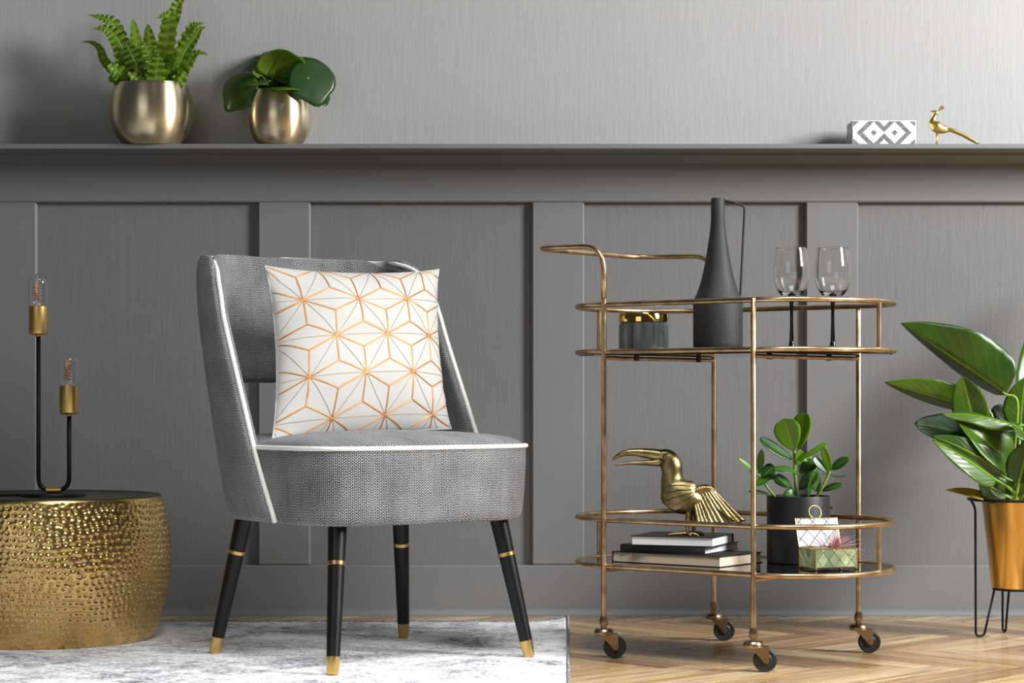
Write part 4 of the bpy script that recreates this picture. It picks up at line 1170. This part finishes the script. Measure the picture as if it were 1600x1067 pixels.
# ---------------------------------------------------------------- shell-pane glass box with air plant
def gem_box():
    psi = math.radians(20); d = 4.515
    loc = Vector(((1274-800)*d/F, d-CAMD, SH0))
    t = thing('shell_pane_box', 'small open brass box with green and white shell panes on the lower trolley shelf', 'box', loc, psi)
    bw, bd, bh, fz = 0.098, 0.072, 0.0385, 0.006
    # local: x right along the front, y to the back
    def frame(pts, r=0.0013, nm='frame'):
        return pts
    mb = MB()
    for z in (fz, fz+bh):
        for a, b in (((0, 0), (bw, 0)), ((bw, 0), (bw, bd)), ((bw, bd), (0, bd)), ((0, bd), (0, 0))):
            mb.tube([(a[0], a[1], z), (b[0], b[1], z)], 0.0014, 6)
    for x, y in ((0, 0), (bw, 0), (bw, bd), (0, bd)): mb.tube([(x, y, fz), (x, y, fz+bh)], 0.0016, 6)
    part('frame', mb, M['box_brass'], t, 30)
    for x, y in ((0.002, 0.002), (bw-0.002, 0.002), (bw-0.002, bd-0.002), (0.002, bd-0.002), (bw*0.62, 0.002)):
        mb = MB(); mb.lathe([(0.0006, 0), (0.0022, 0.001), (0.0028, 0.003), (0.0022, 0.005), (0.001, 0.0066)], 12, (x, y, 0)); part('ball_foot', mb, M['box_brass'], t, 180)
    mb = MB(); mb.box((bw/2, bd/2, fz-0.0004), (bw, bd, 0.0014)); part('bottom', mb, M['box_brass'], t, 0)
    def panes(width, height, f, mat, cw, chh, parent):
        nx = int(width/cw)+2; nz = int(height/chh)+2
        for i in range(-1, nx*2):
            for k in range(-1, nz*2):
                if (i+k) % 2: continue
                cx, cz = i*cw/2+cw*0.2, k*chh/2
                g = 0.94
                p = clip_poly([(cx+cw/2*g, cz), (cx, cz+chh/2*g), (cx-cw/2*g, cz), (cx, cz-chh/2*g)], 0.001, width-0.001, 0.001, height-0.001)
                if not p: continue
                ar = abs(sum(p[j][0]*p[(j+1) % len(p)][1]-p[(j+1) % len(p)][0]*p[j][1] for j in range(len(p))))/2
                if ar < 4e-6: continue
                mb = MB(); mb.rings([[f(x, z, -0.0006) for x, z in p], [f(x, z, 0.0006) for x, z in p]]); part('shell_pane', mb, mat, parent, 0)
    panes(bw, bh, lambda x, z, o_: Vector((x, o_, fz+z)), M['capiz_green'], 0.026, 0.031, t)
    panes(bd, bh, lambda x, z, o_: Vector((o_, x, fz+z)), M['capiz_green'], 0.026, 0.031, t)
    panes(bd, bh, lambda x, z, o_: Vector((bw+o_, x, fz+z)), M['capiz_green'], 0.026, 0.031, t)
    panes(bw, bh, lambda x, z, o_: Vector((x, bd+o_, fz+z)), M['capiz_green'], 0.026, 0.031, t)
    # open lid, hinged on the back edge and leaning back
    tl = math.radians(17); LH = 0.062
    lid = link('lid', None, None, t, (0, bd, fz+bh))
    lf = lambda x, z, o_: Vector((x, z*math.sin(tl)+o_*math.cos(tl), z*math.cos(tl)-o_*math.sin(tl)))
    mb = MB()
    for a, b in (((0, 0), (bw, 0)), ((bw, 0), (bw, LH)), ((bw, LH), (0, LH)), ((0, LH), (0, 0))): mb.tube([lf(*a, 0), lf(*b, 0)], 0.0014, 6)
    part('lid_frame', mb, M['box_brass'], lid, 30)
    panes(bw, LH, lf, M['capiz_white'], 0.033, 0.036, lid)
    rr = 0.0142
    mb = MB(); mb.tube([lf(bw*0.5+rr*math.cos(a), LH+rr*0.92+rr*math.sin(a), 0) for a in [2*PI*i/40 for i in range(40)]], 0.0011, 8, closed=True)
    part('lid_ring', mb, M['box_brass'], lid, 180)
    # air plant
    cpx = t.matrix_world
    R_ = Matrix.Rotation(psi, 3, 'Z')
    pl = loc + R_ @ Vector((0.058, 0.034, fz+0.004))
    rnd = random.Random(11); mb = MB()
    for i in range(95):
        az = rnd.uniform(0, 2*PI); el = rnd.uniform(0.12, 1.45); L_ = rnd.uniform(0.035, 0.062)*(0.75+0.45*math.cos(el-0.4))
        if i % 3 == 0: az = rnd.uniform(-0.7, 0.5)
        di = Vector((math.cos(az)*math.cos(el), math.sin(az)*math.cos(el), math.sin(el)))
        b = Vector((0, 0, 0.024))+Vector((di.x, di.y, 0))*0.004
        pts = []
        for k in range(7):
            s_ = k/6; p = b+di*L_*s_+Vector((0, 0, -0.35*L_*s_*s_*math.cos(el)))
            pts.append(p)
        mb.tube(pts, [0.0015*(1-0.93*(k/6)) for k in range(7)], 5)
    o = thing('air_plant', 'spiky pink and silver air plant sitting in the shell-pane box', 'plant', pl)
    part('blades', mb, M['air'], o, 180)
    mb = MB(); mb.lathe([(0.004, 0.0), (0.009, 0.006), (0.010, 0.015), (0.006, 0.026), (0.002, 0.032)], 16); part('bulb_base', mb, M['stem_dark'], o, 180)
gem_box()

# ---------------------------------------------------------------- philodendron in gold pot on hairpin stand
def philo():
    d0 = 5.08; cx = (1590-800)*d0/F; c = Vector((cx, d0-CAMD, 0))
    st = thing('plant_stand', 'black wire plant stand with hairpin legs holding the gold pot', 'plant stand', c)
    RR, zr = 0.113, 0.321
    mb = MB(); mb.tube([(RR*math.cos(a), RR*math.sin(a), zr) for a in [2*PI*i/72 for i in range(72)]], 0.0033, 10, closed=True); part('ring', mb, M['black_metal'], st, 180)
    zi = 0.112
    for a in [math.radians(187+90*i+ (70 if i == 1 else (0 if i == 0 else (55 if i == 2 else 0)))*0) for i in range(4)]:
        di = Vector((math.cos(a), math.sin(a), 0)); Zv = lambda z: Vector((0, 0, z))
        p = fillet([di*RR+Zv(zr), di*(RR-0.011)+Zv(zr-0.02), di*(RR-0.012)+Zv(0.0033), di*(RR-0.032)+Zv(0.0033), di*0.056+Zv(zi)], [0.012, 0.012, 0.012], 6)
        part('hairpin_leg', MB().tube(p, 0.0029, 8), M['black_metal'], st, 180)
    mb = MB(); mb.tube([(0.056*math.cos(a), 0.056*math.sin(a), zi) for a in [2*PI*i/48 for i in range(48)]], 0.0026, 8, closed=True); part('lower_ring', mb, M['black_metal'], st, 180)
    zb = zi+0.003
    t = thing('potted_philodendron', 'large glossy philodendron in a tapered gold pot at the right edge', 'potted plant', c+Vector((0, 0, zb)))
    base = c+Vector((0, 0, zb))
    mb = MB(); mb.lathe([(0.001, 0), (0.058, 0), (0.060, 0.002), (0.0825, 0.208), (0.0815, 0.209), (0.0795, 0.207), (0.058, 0.01), (0.001, 0.01)], 72, cap0=False, cap1=False)
    part('pot', mb, M['gold_pot'], t, 40, label='smooth tapered gold pot')
    mb = MB(); mb.lathe([(0.001, 0.190), (0.078, 0.190)], 40, cap0=False, cap1=False); part('soil', mb, M['soil'], t)
    P = lambda x, y, dy=0.0: W(x, y, d0+dy)-base
    A = lambda zx, zy: (1380+zx*0.15, 490+zy*0.15)      # zoom 4
    B = lambda zx, zy: (1420+zx*0.178, 600+zy*0.178)    # zoom 5
    stem0 = Vector((0, 0, 0.19))
    # base, tip, width px, up, mat, a, b, dy_base, dy_tip, bend, fold, wave, droop
    FA, FB = -7.0, 0.15
    LV = [(A(1285, 845), A(185, 100), 118, (0.1, -1, -0.1), 'philo', 0.36, 0.85, -0.04, -0.02, 0.0, (FA, FB), 0.055, 0),
          (A(1000, 1010), A(15, 715), 60, (0.1, -1, -0.1), 'philo', 0.5, 0.85, 0.02, 0.0, 0.0, (-2.2, 0.2), 0.02, 0),
          (B(590, 420), B(470, -65), 58, (-0.35, -0.9, 0.30), 'philo', 0.5, 0.75, -0.03, -0.03, -0.05, 0.25, 0.02, 0),
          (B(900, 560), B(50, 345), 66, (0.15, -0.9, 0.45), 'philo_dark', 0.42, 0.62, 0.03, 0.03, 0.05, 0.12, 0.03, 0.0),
          (B(950, 370), B(290, 258), 34, (0.1, -0.6, 0.7), 'philo', 0.4, 0.62, -0.05, -0.06, 0.06, -0.5, 0.06, 0.0),
          (B(890, 740), B(430, 325), 74, (0.65, -0.75, 0.15), 'philo', 0.45, 0.75, -0.03, -0.06, 0.08, 0.3, 0.03, 0.0),
          (B(860, 830), B(200, 455), 48, (0.35, -0.85, 0.35), 'philo', 0.45, 0.9, -0.06, -0.08, 0.10, (-0.9, 0.3), 0.03, 0.0),
          (B(780, 850), B(205, 490), 52, (0.45, -0.9, 0.1), 'philo', 0.45, 0.95, -0.08, -0.10, 0.06, (0.2, -1.0), 0.03, 0.0),
          (B(885, 985), B(615, 850), 44, (0.45, -0.85, 0.2), 'philo', 0.5, 0.7, -0.055, -0.085, 0.02, (-0.8, 0.25), 0.03, 0.0),
          (B(745, 1025), B(320, 930), 19, (0.1, -0.7, 0.7), 'philo_yellow', 0.6, 0.9, -0.05, -0.06, 0.06, 0.2, 0.0, 0.0),
          (B(965, 870), B(1050, 490), 54, (-0.5, -0.9, 0.25), 'philo', 0.45, 0.8, -0.10, -0.12, -0.06, 0.25, 0.03, 0.0),
          (B(980, 380), B(1020, -60), 60, (-0.3, -1, 0.1), 'philo', 0.45, 0.8, 0.02, 0.02, 0.0, 0.2, 0.02, 0.0),
          (B(1000, 985), B(1100, 770), 46, (-0.3, -1, 0.2), 'philo', 0.5, 0.8, -0.07, -0.09, 0.0, 0.2, 0.02, 0.0),
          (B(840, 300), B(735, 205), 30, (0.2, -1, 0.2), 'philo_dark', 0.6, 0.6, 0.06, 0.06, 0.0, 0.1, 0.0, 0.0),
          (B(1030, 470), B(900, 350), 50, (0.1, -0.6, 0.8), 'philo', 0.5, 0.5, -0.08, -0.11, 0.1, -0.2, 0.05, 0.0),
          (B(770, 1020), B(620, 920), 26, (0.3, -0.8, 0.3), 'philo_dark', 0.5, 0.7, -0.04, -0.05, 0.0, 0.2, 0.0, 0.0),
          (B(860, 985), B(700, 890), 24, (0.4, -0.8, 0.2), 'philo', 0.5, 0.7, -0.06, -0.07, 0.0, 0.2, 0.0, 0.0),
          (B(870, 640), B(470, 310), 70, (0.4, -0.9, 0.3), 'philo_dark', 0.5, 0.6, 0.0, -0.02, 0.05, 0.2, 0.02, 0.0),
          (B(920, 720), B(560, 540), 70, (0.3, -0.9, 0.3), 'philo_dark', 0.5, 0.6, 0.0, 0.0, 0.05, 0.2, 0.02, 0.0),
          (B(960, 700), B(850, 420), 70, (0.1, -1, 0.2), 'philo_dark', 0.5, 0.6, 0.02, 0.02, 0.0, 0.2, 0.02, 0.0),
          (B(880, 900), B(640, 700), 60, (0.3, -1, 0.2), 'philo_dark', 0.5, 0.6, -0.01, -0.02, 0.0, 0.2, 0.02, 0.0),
          # the side of the plant beyond the frame
          ((1625, 700), (1770, 560), 60, (-0.4, -0.9, 0.3), 'philo', 0.5, 0.6, 0.0, 0.10, 0.05, 0.2, 0.03, 0.0),
          ((1630, 720), (1800, 640), 56, (-0.3, -0.9, 0.4), 'philo', 0.5, 0.6, 0.0, -0.05, 0.06, 0.2, 0.03, 0.0),
          ((1620, 740), (1760, 720), 46, (-0.3, -0.8, 0.5), 'philo', 0.5, 0.6, -0.03, -0.10, 0.06, 0.2, 0.03, 0.0),
          ((1620, 640), (1720, 470), 62, (-0.4, -0.9, 0.2), 'philo', 0.5, 0.6, 0.05, 0.15, 0.0, 0.2, 0.03, 0.0),
          ((1600, 640), (1640, 480), 56, (0.0, -0.9, 0.4), 'philo', 0.5, 0.6, 0.08, 0.2, 0.0, 0.2, 0.03, 0.0),
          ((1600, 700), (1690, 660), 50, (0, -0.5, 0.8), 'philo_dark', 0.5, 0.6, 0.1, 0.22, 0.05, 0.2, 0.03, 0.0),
          ((1610, 600), (1760, 400), 70, (-0.2, -0.9, 0.4), 'philo', 0.45, 0.65, 0.12, 0.28, 0.0, 0.2, 0.03, 0.0)]
    rnd = random.Random(4)
    for i, (b, e, wpx, up, mk, a, b_, y0, y1, bend, fold, wave, dr) in enumerate(LV):
        pb, pe = P(*b, y0), P(*e, y1)
        mb = leaf_mesh(pb, pe, wpx*d0/F, up, bend=bend, fold=fold, a=a, b=b_, wave=wave, nw=1.6, n=26, m=10, droop=dr, ph=rnd.uniform(0, 6))
        lf_o = solid(part('leaf', mb, M[mk], t, 180), 0.0010, 0)
        s0 = stem0+Vector((rnd.uniform(-0.03, 0.03), rnd.uniform(-0.03, 0.02), 0)); 
        ax = (pe-pb).normalized()
        part('petiole', MB().tube(spline([s0, s0.lerp(pb-ax*0.035, 0.55), pb-ax*0.03, pb, pb+ax*0.012], 5), [0.0042]*6+[0.0038]*5+[0.0032]*5+[0.0026]*4+[0.0016], 10), M['stem_dark'] if 'dark' in mk else M['stem'], lf_o, 180)
philo()
